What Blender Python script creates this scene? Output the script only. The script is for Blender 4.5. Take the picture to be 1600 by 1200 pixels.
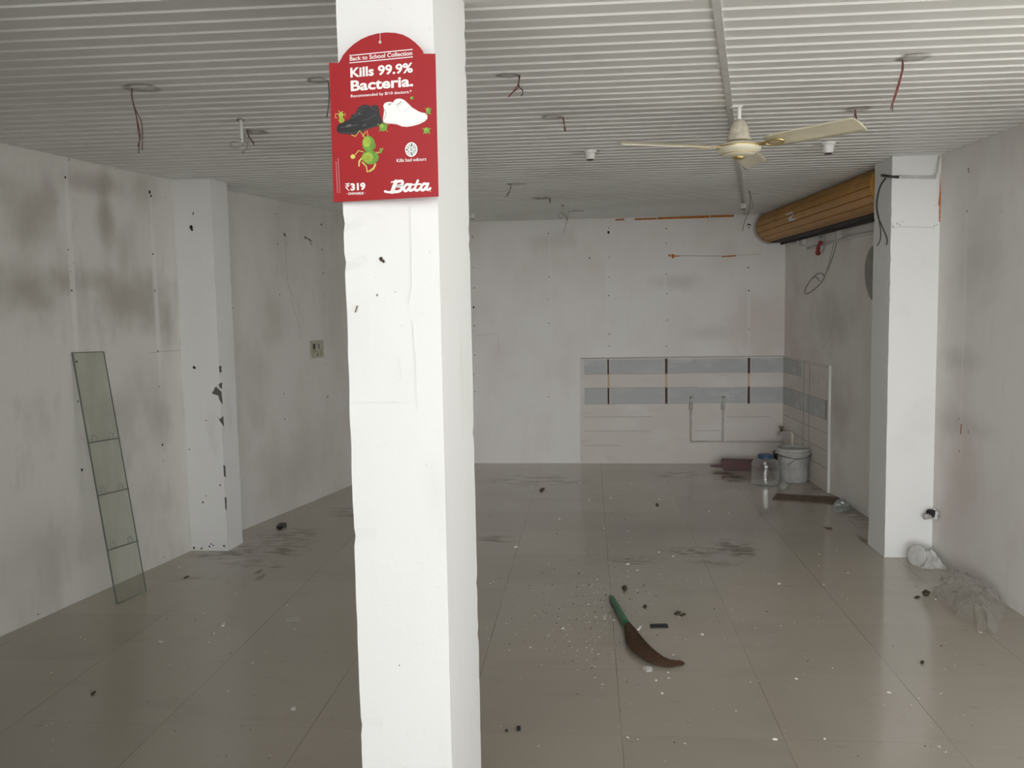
import bpy, bmesh, math, random
from mathutils import Vector, Matrix, noise
for o in list(bpy.data.objects): bpy.data.objects.remove(o)
S = bpy.context.scene
C = S.collection
PI = math.pi
rnd = random.Random(7)

# ------------------------------------------------------------------ camera
F, PITCH, ROLL, YAW, EYE = 1363.5, -0.0878, -0.0180, -0.0885, 1.614
fw = Vector((math.sin(YAW)*math.cos(PITCH), math.cos(YAW)*math.cos(PITCH), math.sin(PITCH)))
r0 = Vector((math.cos(YAW), -math.sin(YAW), 0)); u0 = r0.cross(fw)
rt = r0*math.cos(ROLL)+u0*math.sin(ROLL); up = -r0*math.sin(ROLL)+u0*math.cos(ROLL)
camd = bpy.data.cameras.new('camera'); cam = bpy.data.objects.new('camera', camd); C.objects.link(cam)
camd.sensor_width = 36; camd.lens = F*36/1600; camd.clip_start = .02
M = Matrix((rt, up, -fw)).transposed().to_4x4(); M.translation = (0, 0, EYE)
cam.matrix_world = M
S.camera = cam
EYEV = Vector((0, 0, EYE))

# ------------------------------------------------------------------ sky and exposure (overcast daylight through the open shop front)
S.view_settings.view_transform = 'Standard'; S.view_settings.look = 'None'
S.view_settings.gamma = 1; S.view_settings.use_curve_mapping = False
S.view_settings.exposure = 0.4
W = bpy.data.worlds.new('world'); S.world = W; W.use_nodes = True
nt = W.node_tree; bg = nt.nodes['Background']
tc = nt.nodes.new('ShaderNodeTexCoord'); sx = nt.nodes.new('ShaderNodeSeparateXYZ'); nt.links.new(tc.outputs['Generated'], sx.inputs[0])
mr = nt.nodes.new('ShaderNodeMapRange'); nt.links.new(sx.outputs['Z'], mr.inputs[0])        # hazy sky, brightest low down over the street
mr.inputs[1].default_value = 0; mr.inputs[2].default_value = .35; mr.inputs[3].default_value = 6; mr.inputs[4].default_value = .8
bg.inputs[0].default_value = (.985, 1.0, 1.0, 1); mx = nt.nodes.new('ShaderNodeMapRange'); nt.links.new(sx.outputs['X'], mx.inputs[0])       # dimmer to the right, set to balance the light between the side walls
mx.inputs[1].default_value = -.6; mx.inputs[2].default_value = .9; mx.inputs[3].default_value = 1.75; mx.inputs[4].default_value = .5
mm = nt.nodes.new('ShaderNodeMath'); mm.operation = 'MULTIPLY'; nt.links.new(mr.outputs[0], mm.inputs[0]); nt.links.new(mx.outputs[0], mm.inputs[1])
nt.links.new(mm.outputs[0], bg.inputs[1])
sun = bpy.data.lights.new('sun', 'SUN'); sun.energy = 7.5; sun.angle = .02; sun.color = (1, .98, .96)
so = bpy.data.objects.new('sun', sun); C.objects.link(so); so.rotation_euler = (math.radians(-32), math.radians(8), 0)   # high, behind the shop: the street is sunlit, the front in shade

# ------------------------------------------------------------------ points of the photograph onto planes of the place
CEIL = 2.483
def ray(x, y): return (rt*((x-800)/F) + up*(-(y-600)/F) + fw)
def onz(x, y, z=0.0):
    d = ray(x, y); return EYEV + d*((z-EYE)/d.z)
def ony(x, y, Y):
    d = ray(x, y); return EYEV + d*(Y/d.y)
class Wall:
    """vertical plane through two plan points; n points into the room"""
    def __init__(s, a, b, flip=1):
        s.a = Vector((a[0], a[1], 0)); s.b = Vector((b[0], b[1], 0)); s.u = (s.b-s.a).normalized()
        s.n = Vector((s.u.y, -s.u.x, 0))*flip
    def hit(s, x, y, off=0.0):
        d = ray(x, y); p = s.a + s.n*off; return EYEV + d*((p-EYEV).dot(s.n)/d.dot(s.n))
LW = Wall((-3.330, 2.0), (-2.652, 5.96))          # left wall, front stretch
LW2 = Wall((-2.667, 5.766), (-1.93, 8.957))       # left wall, rear stretch
BW = Wall((-2.2, 8.945), (2.3, 8.868))            # back wall
RW = Wall((2.257, 3.45), (1.937, 8.874), -1)       # right wall, its unseen front stretch left open, a gap added to let in light
LP = Wall((-2.76, 5.618), (-2.454, 5.609))        # left column, face towards the street
RP = Wall((1.844, 5.570), (2.16, 5.574))          # right column, face towards the street
CP = Wall((-.579, 2.06), (-.350, 2.06))           # middle column, face towards the street

# ------------------------------------------------------------------ object helpers
def link(o): C.objects.link(o); return o
def tag(o, label, cat, group=None):
    o['label'] = label; o['category'] = cat
    if group: o['group'] = group
    return o
def thing(name, label, cat, loc, group=None):
    return tag(link_empty(name, loc), label, cat, group)
def link_empty(name, loc):
    o = bpy.data.objects.new(name, None); o.location = loc; o.empty_display_size = .05; return link(o)
def wloc(o):
    v = Vector((0, 0, 0))
    while o: v += Vector(o.location); o = o.parent
    return v
def obj(name, bm, mats, parent=None, origin=None, smooth=False, bevel=0):
    """links a bmesh given in world coordinates as one mesh object"""
    if parent: off = wloc(parent)
    else: off = Vector(origin) if origin is not None else Vector((0, 0, 0))
    bmesh.ops.translate(bm, verts=bm.verts, vec=-off)
    me = bpy.data.meshes.new(name); bm.to_mesh(me); bm.free()
    for m in (mats if isinstance(mats, (list, tuple)) else [mats]): me.materials.append(m)
    if smooth:
        for p in me.polygons: p.use_smooth = True
    o = bpy.data.objects.new(name, me); link(o)
    if parent: o.parent = parent
    else: o.location = off
    if bevel:
        b = o.modifiers.new('bevel', 'BEVEL'); b.width = bevel; b.segments = 2; b.limit_method = 'ANGLE'
    return o
def struct(name, bm, mats, **k):
    o = obj(name, bm, mats, **k); o['kind'] = 'structure'; return o
def face(bm, pts, mi=0):
    f = bm.faces.new([bm.verts.new(p) for p in pts]); f.material_index = mi; return f
def box(bm, c, s, rz=0, mi=0, rot=None):
    R = rot if rot is not None else Matrix.Rotation(rz, 3, 'Z'); c = Vector(c)
    v = [bm.verts.new(c + R @ Vector((sx*s[0]/2, sy*s[1]/2, sz*s[2]/2))) for sx in (-1, 1) for sy in (-1, 1) for sz in (-1, 1)]
    for i in ((0,1,3,2), (4,6,7,5), (0,4,5,1), (2,3,7,6), (0,2,6,4), (1,5,7,3)):
        f = bm.faces.new([v[k] for k in i]); f.material_index = mi
def prism(bm, bot, top, mi=0):
    """solid between two rings of equal length"""
    a = [bm.verts.new(p) for p in bot]; b = [bm.verts.new(p) for p in top]; n = len(a)
    fs = [bm.faces.new(a[::-1]), bm.faces.new(b)] + [bm.faces.new([a[i], a[(i+1) % n], b[(i+1) % n], b[i]]) for i in range(n)]
    for f in fs: f.material_index = mi
def tube(bm, pts, r, sides=8, mi=0):
    pts = [Vector(p) for p in pts]; n = len(pts); rs = r if isinstance(r, (list, tuple)) else [r]*n
    t0 = (pts[1]-pts[0]).normalized(); nrm = t0.orthogonal().normalized(); rings = []
    for i, p in enumerate(pts):
        t = ((pts[min(i+1, n-1)]-pts[max(i-1, 0)])).normalized()
        nrm = (nrm - t*nrm.dot(t)).normalized(); b = t.cross(nrm)
        rings.append([bm.verts.new(p + (nrm*math.cos(a)+b*math.sin(a))*rs[i]) for a in [2*PI*k/sides for k in range(sides)]])
    for i in range(n-1):
        for k in range(sides):
            f = bm.faces.new([rings[i][k], rings[i][(k+1) % sides], rings[i+1][(k+1) % sides], rings[i+1][k]]); f.material_index = mi
    for rg in (rings[0][::-1], rings[-1]):
        f = bm.faces.new(rg); f.material_index = mi
def lathe(bm, c, prof, n=32, mi=0, axis=None):
    """prof: (radius, height) pairs round an axis through c"""
    c = Vector(c); ax = Vector(axis).normalized() if axis else Vector((0, 0, 1)); e1 = ax.orthogonal().normalized(); e2 = ax.cross(e1)
    rings = []
    for r, h in prof:
        if r < 1e-6: rings.append([bm.verts.new(c+ax*h)])
        else: rings.append([bm.verts.new(c+ax*h+(e1*math.cos(2*PI*k/n)+e2*math.sin(2*PI*k/n))*r) for k in range(n)])
    for a, b in zip(rings, rings[1:]):
        for k in range(n):
            q = [a[k % len(a)], a[(k+1) % len(a)], b[(k+1) % len(b)], b[k % len(b)]]
            q = list(dict.fromkeys(q))
            if len(q) > 2:
                f = bm.faces.new(q); f.material_index = mi
def smooth_path(pts, k=5):
    """Catmull-Rom through the points"""
    P = [Vector(p) for p in pts]; P = [P[0]*2-P[1]]+P+[P[-1]*2-P[-2]]; out = []
    for i in range(1, len(P)-2):
        for j in range(k):
            t = j/k; a, b, c, d = P[i-1:i+3]
            out.append(((b*2)+(c-a)*t+(a*2-b*5+c*4-d)*t*t+(-a+b*3-c*3+d)*t**3)*.5)
    return out+[P[-2]]
def B(): return bmesh.new()

# ------------------------------------------------------------------ materials
def nodes(m): return m.node_tree.nodes, m.node_tree.links
def mat(name, col, rough=.6, metal=0, spec=.5, var=0, scale=12, bump=0, bscale=60, coat=0, trans=0):
    m = bpy.data.materials.new(name); m.use_nodes = True; N, L = nodes(m); p = N['Principled BSDF']
    p.inputs['Base Color'].default_value = (*col, 1); p.inputs['Roughness'].default_value = rough
    p.inputs['Metallic'].default_value = metal; p.inputs['Specular IOR Level'].default_value = spec
    p.inputs['Coat Weight'].default_value = coat; p.inputs['Transmission Weight'].default_value = trans
    tc = N.new('ShaderNodeTexCoord')
    if var:
        n = N.new('ShaderNodeTexNoise'); n.inputs['Scale'].default_value = scale; n.inputs['Detail'].default_value = 5
        L.new(tc.outputs['Object'], n.inputs['Vector'])
        r = N.new('ShaderNodeMapRange'); r.inputs[1].default_value = .3; r.inputs[2].default_value = .7
        r.inputs[3].default_value = 1-var; r.inputs[4].default_value = 1+var*.5; L.new(n.outputs[0], r.inputs[0])
        x = N.new('ShaderNodeVectorMath'); x.operation = 'SCALE'; x.inputs[0].default_value = col; L.new(r.outputs[0], x.inputs['Scale'])
        L.new(x.outputs[0], p.inputs['Base Color'])
    if bump:
        n = N.new('ShaderNodeTexNoise'); n.inputs['Scale'].default_value = bscale; n.inputs['Detail'].default_value = 4
        L.new(tc.outputs['Object'], n.inputs['Vector'])
        b = N.new('ShaderNodeBump'); b.inputs['Strength'].default_value = bump; b.inputs['Distance'].default_value = .01
        L.new(n.outputs[0], b.inputs['Height']); L.new(b.outputs[0], p.inputs['Normal'])
    return m
def gloss_over(m_, base, rough, amount):
    N, L = nodes(m_); g = N.new('ShaderNodeBsdfGlossy'); g.inputs['Roughness'].default_value = rough; x = N.new('ShaderNodeMixShader'); lw = N.new('ShaderNodeLayerWeight'); lw.inputs[0].default_value = .3
    r = N.new('ShaderNodeMapRange'); L.new(lw.outputs['Facing'], r.inputs[0]); r.inputs[3].default_value = amount*.5; r.inputs[4].default_value = amount*2
    L.new(r.outputs[0], x.inputs[0]); L.new(base, x.inputs[1]); L.new(g.outputs[0], x.inputs[2]); L.new(x.outputs[0], N['Material Output'].inputs[0])
class Painter:
    """builds a base colour in layers: blotches, streaks and stains that have a place of their own"""
    def __init__(s, name, col, rough, bump=.15, bscale=25, spec=.4):
        s.m = mat(name, col, rough, spec=spec); s.N, s.L = nodes(s.m); s.p = s.N['Principled BSDF']
        tc = s.N.new('ShaderNodeTexCoord'); s.co = tc.outputs['Object']
        s.col = s.rgb(col)
        if bump:
            n = s.noise(bscale, 6); b = s.N.new('ShaderNodeBump'); b.inputs['Strength'].default_value = bump; b.inputs['Distance'].default_value = .012
            s.L.new(n, b.inputs['Height']); s.L.new(b.outputs[0], s.p.inputs['Normal'])
    def rgb(s, c):
        n = s.N.new('ShaderNodeRGB'); n.outputs[0].default_value = (*c, 1); return n.outputs[0]
    def noise(s, scale, detail=4, sc=(1, 1, 1), loc=(0, 0, 0)):
        mp = s.N.new('ShaderNodeMapping'); mp.inputs['Scale'].default_value = sc; mp.inputs['Location'].default_value = loc
        s.L.new(s.co, mp.inputs[0])
        n = s.N.new('ShaderNodeTexNoise'); n.inputs['Scale'].default_value = scale; n.inputs['Detail'].default_value = detail
        s.L.new(mp.outputs[0], n.inputs['Vector']); return n.outputs[0]
    def math(s, op, a, b=None, c=None):
        n = s.N.new('ShaderNodeMath'); n.operation = op
        for i, v in enumerate((a, b, c)):
            if v is None: continue
            if isinstance(v, (int, float)): n.inputs[i].default_value = v
            else: s.L.new(v, n.inputs[i])
        return n.outputs[0]
    def ramp(s, v, a, b, lo=0, hi=1):
        n = s.N.new('ShaderNodeMapRange'); n.interpolation_type = 'SMOOTHSTEP'
        s.L.new(v, n.inputs[0])
        for i, x in zip((1, 2, 3, 4), (a, b, lo, hi)): n.inputs[i].default_value = x
        return n.outputs[0]
    def layer(s, col, fac, mode='MIX'):
        n = s.N.new('ShaderNodeMix'); n.data_type = 'RGBA'; n.blend_type = mode
        if isinstance(fac, (int, float)): n.inputs[0].default_value = fac
        else: s.L.new(fac, n.inputs[0])
        s.L.new(s.col, n.inputs[6])
        if isinstance(col, tuple): n.inputs[7].default_value = (*col, 1)
        else: s.L.new(col, n.inputs[7])
        s.col = n.outputs[2]
    def blob(s, c, r, soft=.6, wob=.5, wscale=6, strength=1, grain=None, rot=None):
        """a patch centred at c with half-sizes r (0 = that axis does not count), ragged by noise"""
        a = s.N.new('ShaderNodeVectorMath'); a.operation = 'SUBTRACT'; s.L.new(s.co, a.inputs[0]); a.inputs[1].default_value = c
        v = a.outputs[0]
        b = s.N.new('ShaderNodeVectorMath'); b.operation = 'MULTIPLY'; s.L.new(v, b.inputs[0])
        b.inputs[1].default_value = [1/x if x else 0 for x in r]
        l = s.N.new('ShaderNodeVectorMath'); l.operation = 'LENGTH'; s.L.new(b.outputs[0], l.inputs[0])
        d = s.math('ADD', l.outputs['Value'], s.math('MULTIPLY_ADD', s.noise(wscale, 4), wob*2, -wob))
        f = s.ramp(d, 1.0, 1.0-soft, 0, strength)
        if grain: f = s.math('MULTIPLY', f, s.ramp(s.noise(grain, 6, (.4, 1, 1)), .44, .56))
        return f
    def done(s, rough=None):
        s.L.new(s.col, s.p.inputs['Base Color'])
        if rough is not None: s.L.new(rough, s.p.inputs['Roughness'])
        return s.m

DARK = mat('hole_dark', (.015, .013, .012), .9)
CEMENT = mat('bare_cement', (.13, .12, .105), .95, var=.3, scale=40)
BRICK = mat('bare_brick_orange', (.55, .2, .05), .9, var=.4, scale=60)
WHITE = mat('whitewash_bright', (.8, .8, .78), .8)
GREYLINE = mat('hairline_grey', (.42, .40, .37), .9)
FAINT = mat('hairline_faint', (.60, .58, .55), .9)

# left wall: grimy upper half, pale strips where shelf rails stood
def wall_paint(name, col, grime, blobs, strips, along, soil=1.0):
    P = Painter(name, col, .75, .12, 14)
    P.layer(grime, P.ramp(P.noise(.9, 5), .45, .72, 0, .65))
    P.layer(grime, P.ramp(P.noise(3.2, 6, (1, 1, .6), (3, 5, 1)), .48, .75, 0, .5*soil))
    P.layer(grime, P.ramp(P.noise(11, 6, (1, 1, .35), (1, 2, 0)), .52, .75, 0, .3*soil))
    for (a, z, ra, rz, c, st) in blobs:
        ctr = [0, 0, z]; ctr[along] = a; rr = [0, 0, rz]; rr[along] = ra
        P.layer(c, P.blob(ctr, rr, 1.0, .55, 4.5, st))
    for (a, z, ra, rz, st) in strips:
        ctr = [0, 0, z]; ctr[along] = a; rr = [0, 0, rz]; rr[along] = ra
        P.layer((.82, .81, .78), P.blob(ctr, rr, .5, .12, 9, st))
    P.layer((.2, .19, .17), P.ramp(P.noise(120, 2, (1, 1, 1)), .74, .8, 0, .25))
    return P.done()
def az(w, x, y, along):
    p = w.hit(x, y); return p[along], p.z
def bl(w, along, items):
    out = []
    for (x, y, rx, ry, c, st) in items:
        a, z = az(w, x, y, along); a2, _ = az(w, x+rx, y, along); _, z2 = az(w, x, y+ry, along)
        out.append((a, z, abs(a2-a), abs(z2-z), c, st))
    return out
G1, G2, G3 = (.36, .33, .28), (.42, .37, .33), (.47, .45, .41)
lw_blobs = bl(LW, 1, [(40, 330, 60, 90, G1, .55), (165, 330, 18, 75, G1, .75), (150, 290, 70, 25, G2, .6), (75, 300, 22, 60, G2, .5), (40, 450, 90, 60, G1, .75),
    (200, 470, 90, 70, G1, .7), (225, 300, 30, 60, G1, .4), (262, 500, 14, 90, G1, .5), (130, 440, 60, 30, G1, .4), (190, 640, 50, 60, G3, .5), (250, 650, 30, 60, G3, .5)])
lw_strips = [(a[0], a[1], .028, .8, .6) for a in [az(LW, 112, 420, 1), az(LW, 243, 450, 1)]]
M_LW = wall_paint('left_wall_paint', (.74, .725, .68), (.5, .475, .43), lw_blobs, lw_strips, 1)
lw2_blobs = bl(LW2, 1, [(430, 500, 30, 60, (.52, .49, .40), .5), (400, 600, 30, 120, G3, .35), (520, 480, 30, 150, G3, .35)])
M_LW2 = wall_paint('left_rear_wall_paint', (.74, .72, .69), (.54, .51, .46), lw2_blobs, [], 1, .55)
bw_blobs = bl(BW, 0, [(1060, 440, 60, 20, G3, .4), (860, 375, 60, 25, G3, .3), (1110, 520, 50, 20, G3, .3)])
bw_strips = [(az(BW, x, 480, 0)[0], 1.75, .025, .75, .55) for x in (860, 950, 1040, 1170)]
M_BW = wall_paint('back_wall_paint', (.83, .81, .785), (.68, .59, .55), bw_blobs, bw_strips, 0, .45)
rw_blobs = bl(RW, 1, [(1300, 500, 60, 70, G3, .5), (1310, 640, 40, 90, G3, .5), (1520, 670, 50, 30, G2, .35), (1480, 660, 30, 40, G2, .35), (1530, 400, 60, 120, G3, .4), (1500, 560, 50, 30, G3, .4)])
M_RW = wall_paint('right_wall_paint', (.81, .795, .76), (.64, .525, .49), rw_blobs, [(az(RW, 1503, 600, 1)[0], 1.5, .02, 1.0, .4)], 1, .5)
def column_paint(name, dirt, base=(.83, .83, .815)):
    P = Painter(name, base, .7, .25, 9)
    P.layer((.7, .69, .66), P.ramp(P.noise(2.2, 6), .55, .8, 0, .4))
    P.layer((.5, .48, .44), P.ramp(P.noise(5, 6, (1, 1, .35)), .58, .8, 0, dirt))
    P.layer((.45, .43, .4), P.ramp(P.noise(90, 3), .7, .76, 0, .35))
    return P.done()
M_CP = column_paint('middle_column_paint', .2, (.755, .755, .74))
M_LP = column_paint('left_column_paint', .35)
M_RP = column_paint('right_column_paint', .3)

# floor: 60 cm vitrified tiles
def floor_material():
    P = Painter('vitrified_floor_tiles', (.47, .42, .355), .14, 0, spec=.8)
    cell = P.N.new('ShaderNodeMapping'); cell.inputs['Location'].default_value = (-.1084/.6, -.1803/.6, 0); cell.inputs['Scale'].default_value = (1/.6, 1/.6, 0)
    P.L.new(P.co, cell.inputs[0])
    fl = P.N.new('ShaderNodeVectorMath'); fl.operation = 'FLOOR'; P.L.new(cell.outputs[0], fl.inputs[0])
    wn = P.N.new('ShaderNodeTexWhiteNoise'); wn.noise_dimensions = '2D'; P.L.new(fl.outputs[0], wn.inputs['Vector'])
    P.layer((.43, .385, .325), P.ramp(wn.outputs['Value'], .2, .9, 0, .6))
    P.layer((.4, .35, .29), P.ramp(P.noise(1.3, 6), .5, .75, 0, .5))
    P.layer((.52, .48, .42), P.ramp(P.noise(160, 3), .62, .75, 0, .25))
    # grout
    fr = P.N.new('ShaderNodeVectorMath'); fr.operation = 'FRACTION'; P.L.new(cell.outputs[0], fr.inputs[0])
    sp = P.N.new('ShaderNodeSeparateXYZ'); P.L.new(fr.outputs[0], sp.inputs[0])
    def line(v, w): return P.math('LESS_THAN', P.math('MINIMUM', v, P.math('SUBTRACT', 1.0, v)), w)
    gx, gy = line(sp.outputs[0], .0026), line(sp.outputs[1], .0019)
    wear = P.ramp(P.noise(2.0, 3, loc=(9, 2, 0)), .3, .65, .2, .9)
    P.layer((.19, .165, .135), P.math('MULTIPLY', P.math('MAXIMUM', gx, P.math('MULTIPLY', gy, .5)), wear))
    # dirt that was left lying
    brown = (.125, .085, .05)
    for (x, y, rx, ry, st, g) in [(1146, 856, 52, 17, 1, 20), (1160, 862, 26, 12, .9, 30), (1085, 862, 60, 11, .7, 26), (1120, 880, 60, 8, .5, 30), (985, 875, 60, 10, .5, 40), (775, 843, 50, 8, .7, 9), (335, 866, 50, 9, .9, 12), (370, 862, 40, 16, .9, 20), (430, 862, 60, 14, .7, 14), (450, 840, 70, 24, .6, 14), (395, 880, 60, 10, .5, 20),
            (1140, 746, 45, 11, .9, 14), (1130, 740, 30, 6, .8, 9), (1060, 741, 60, 9, .6, 16), (1290, 762, 30, 12, .8, 16), (1330, 800, 25, 30, .6, 16), (405, 893, 7, 7, 1, None), (407, 902, 9, 8, .7, None), (430, 886, 18, 2.2, .7, None), (1335, 795, 16, 30, .6, None),
            (900, 947, 14, 3, .8, 40), (1300, 770, 30, 22, .5, 12), (560, 800, 60, 14, .5, 9), (840, 750, 120, 12, .35, 10), (1350, 845, 8, 12, .8, None), (300, 905, 50, 8, .35, 20)]:
        c = onz(x, y); rr = (abs(onz(x+rx, y).x-c.x), abs(onz(x, y-ry).y-c.y), 0)
        P.layer(brown, P.blob((c.x, c.y, 0), rr, .9, .5, 11, st, g))
    P.layer((.28, .24, .19), P.ramp(P.noise(26, 5, (.5, 1, 1), (2, 7, 0)),   .64, .74, 0, .3))
    P.layer((.30, .265, .215), P.ramp(P.noise(5, 6, (.4, 1, 1), (4, 1, 0)), .55, .75, 0, .18))
    r = P.ramp(P.noise(7, 5), .35, .7, .10, .2)
    return P.done(r)
M_FLOOR = floor_material()

# ceiling: white PVC panels, grey rings left round the old lamp holes
HOLES = [(222, 139, 36), (497, 127, 22), (793, 119, 24), (863, 184, 22), (806, 288, 19), (845, 310, 19), (1426, 92, 32), (1340, 171, 26), (402, 208, 24), (900, 330, 16)]
def ceiling_material():
    P = Painter('pvc_ceiling_panels', (.76, .765, .74), .42, 0, spec=.45)
    P.layer((.56, .55, .52), P.ramp(P.noise(1.1, 5), .45, .75, 0, .5))
    for i, (x, y, r) in enumerate(HOLES):
        c = onz(x, y, CEIL); rr = abs(onz(x+r, y, CEIL).x-c.x)*.95
        ring = P.blob((c.x, c.y, 0), (rr, rr, 0), .35, .12, 12, 1)
        inner = P.blob((c.x, c.y, 0), (rr*.66, rr*.66, 0), .5, .3, 14, 1)
        P.layer((.2, .18, .165), P.math('MULTIPLY', P.math('SUBTRACT', ring, P.math('MULTIPLY', inner, .55)), P.ramp(P.noise(18, 4, loc=(i, 0, 0)), .3, .6, .35, 1)))
    return P.done()
M_CEIL = ceiling_material()
M_TRIM = mat('grey_pvc_joint', (.62, .62, .595), .5, var=.1)
M_OUT = mat('street_concrete', (.45, .45, .44), .9, var=.2, scale=2)
M_FRONT = mat('facade_paint', (.3, .29, .27), .9, var=.2, scale=2)

# ------------------------------------------------------------------ the shell
def marks(bm, w, off, dots=(), lines=(), polys=(), mi=1):
    """holes, cracks and chips that belong to a wall's face; all in photograph positions on that face"""
    for d in dots:
        x, y, r = d[:3]; p = w.hit(x, y, off); s = .82*r*(p-EYEV).length/F
        n = 7; ph = rnd.random()*6
        face(bm, [p + (w.u*math.cos(ph+2*PI*k/n) + Vector((0, 0, 1.25))*math.sin(ph+2*PI*k/n))*s*rnd.uniform(.75, 1.2) for k in range(n)], mi)
    for wd, pts in lines:
        P = [w.hit(x, y, off) for x, y in pts]; s = wd*(P[0]-EYEV).length/F/2
        for a, b in zip(P, P[1:]):
            t = (b-a).normalized(); q = t.cross(w.n).normalized()*s
            face(bm, [a-q-t*s*.3, b-q+t*s*.3, b+q+t*s*.3, a+q-t*s*.3], mi)
    for pts in polys: face(bm, [w.hit(x, y, off) for x, y in pts], mi)
def wall_box(bm, w, z0, z1, th=.15, mi=0):
    a, b = w.a, w.b; k = -w.n*th
    prism(bm, [p+Vector((0, 0, z0)) for p in (a, b, b+k, a+k)], [p+Vector((0, 0, z1)) for p in (a, b, b+k, a+k)], mi)

# floor
bm = B(); face(bm, [(-4.2, -1.5, 0), (3.4, -1.5, 0), (3.4, 9.3, 0), (-4.2, 9.3, 0)]); struct('floor', bm, M_FLOOR)
bm = B(); face(bm, [(-30, -30, -.02), (30, -30, -.02), (30, 30, -.02), (-30, 30, -.02)]); struct('ground', bm, M_OUT)

# ceiling panels, each lapping a little below the one before it
bm = B(); PW = .0992; y = 1.929; prof = []
while y < 9.05:
    prof += [(y, CEIL+.006), (y+.005, CEIL)]; y += PW
prof += [(9.05, CEIL+.006)]
xa, xb, sl = -3.5, 2.6, .006
lo = [[bm.verts.new((x, yy+sl*(x+.33), zz)) for x in (xa, xb)] for yy, zz in prof]
for a, b in zip(lo, lo[1:]): bm.faces.new([a[0], b[0], b[1], a[1]])
y0, y1 = prof[0][0], prof[-1][0]
for zt in (CEIL+.25,):
    t = [bm.verts.new(p) for p in ((xa, y0-.02, zt), (xb, y0+.02, zt), (xb, y1+.02, zt), (xa, y1-.02, zt))]
    bm.faces.new(t)
    bm.faces.new([lo[0][0], lo[0][1], t[1], t[0]])
struct('ceiling', bm, M_CEIL)

# ceiling joint strip
bm = B()
tp = [(.375, 2.0+.53), (.375, 2.638), (.464, 3.122), (.576, 3.719), (.906, 5.518), (1.02, 6.058), (1.384, 8.013), (1.545, 8.87)]
tp[0] = (.250, 1.95); hw = .013
for a, b in zip(tp, tp[1:]):
    prism(bm, [(a[0]-hw, a[1], CEIL-.004), (a[0]+hw, a[1], CEIL-.004), (b[0]+hw, b[1], CEIL-.004), (b[0]-hw, b[1], CEIL-.004)],
              [(a[0]-hw, a[1], CEIL+.01), (a[0]+hw, a[1], CEIL+.01), (b[0]+hw, b[1], CEIL+.01), (b[0]-hw, b[1], CEIL+.01)])
struct('trim_1', bm, M_TRIM)

# left wall
bm = B(); wall_box(bm, LW, 0, CEIL+.1)
marks(bm, LW, .001, dots=[(102, 277, 2.2), (234, 300, 3), (236, 306, 2), (107, 390, 1.3), (112, 454, 1.8), (239, 397, 1.6), (242, 454, 1.7), (247, 549, 1.6), (128, 734, 2.2), (122, 627, 1.6),
    (249, 604, 1.2), (254, 695, 2), (255, 720, 1), (257, 870, 1), (108, 250, 1), (180, 264, 1), (258, 309, 1), (60, 960, 1.2), (115, 411, .9), (110, 424, .9)])
marks(bm, LW, .0012, lines=[(.7, [(235, 551), (283, 547)]), (.6, [(280, 530), (282, 556)])], mi=2)
struct('wall_left', bm, [M_LW, DARK, GREYLINE])
bm = B(); wall_box(bm, LW2, 0, CEIL+.1)
marks(bm, LW2, .001, dots=[(357, 349, 1.3), (432, 334, 1), (434, 381, 1.4), (433, 420, .9), (437, 460, 1.3), (502, 351, 1.8), (503, 390, 1.5), (505, 427, 1.5), (506, 462, .9), (364, 481, 1.1), (360, 415, 1.1),
    (444, 615, 1.4), (445, 655, 1.4), (510, 569, 1), (512, 620, 1.6), (444, 366, 2.2), (446, 368, 2), (477, 371, 2.2), (437, 500, .8), (438, 520, .8)],
    lines=[(1.4, [(477, 371), (483, 374), (487, 383)]), (1.0, [(482, 373), (488, 377)])])
marks(bm, LW2, .0012, lines=[(1.0, [(445, 368), (445, 376), (448, 382), (446, 400), (448, 420), (449, 440), (453, 455), (460, 464)]), (.8, [(453, 458), (458, 480), (466, 505), (470, 522), (468, 530)])], mi=2)
struct('wall_left_rear', bm, [M_LW2, DARK, GREYLINE])
# back wall
bm = B(); wall_box(bm, BW, 0, CEIL+.1)
bd = [(738, 370, 1.2), (740, 418, 1), (741, 450, 1), (740, 480, 1.8), (741, 509, 1.2), (742, 555, 1.2), (740, 585, 1), (742, 612, 1), (857, 365, 1), (951, 363, 2.4), (951, 356, 1), (921, 403, 1.3), (1041, 357, 1.2),
      (1041, 380, 1), (952, 402, 1), (952, 433, 1), (951, 462, 1), (952, 522, 1), (952, 541, 1), (1041, 428, 1), (1042, 459, 1), (1042, 500, .9), (1041, 541, 1), (1169, 418, 1.3), (1170, 454, 1.3), (1170, 515, 1), (858, 433, .9), (857, 468, .9), (858, 505, .9), (1170, 355, 1.2), (857, 620, 1)]
marks(bm, BW, .001, dots=bd, lines=[(1.6, [(1168, 352), (1170, 350), (1173, 352)])])
marks(bm, BW, .0012, lines=[(.7, [(744, 524), (778, 521), (779, 548)]), (.8, [(907, 559), (907, 640), (908, 722)]), (.8, [(1150, 399), (1190, 397)])], mi=4)
marks(bm, BW, .0012, lines=[(.9, [(1062, 399.5), (1110, 400), (1150, 400)])], mi=2)
marks(bm, BW, .0015, lines=[(2.4, [(962, 343.6), (975, 343.2)]), (2.6, [(992, 342.6), (1026, 341.6)]), (3.2, [(1028, 341.2), (1062, 340)]), (3.6, [(1063, 339.9), (1108, 338.5)]), (3.2, [(1110, 338.2), (1146, 337.3)]),
    (1.6, [(1050, 400), (1062, 400)]), (2, [(1128, 401), (1150, 399.5)])], dots=[(1051, 400, 3.4), (1046, 399, 2)], mi=3)
struct('wall_back', bm, [M_BW, DARK, GREYLINE, BRICK, FAINT])
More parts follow.
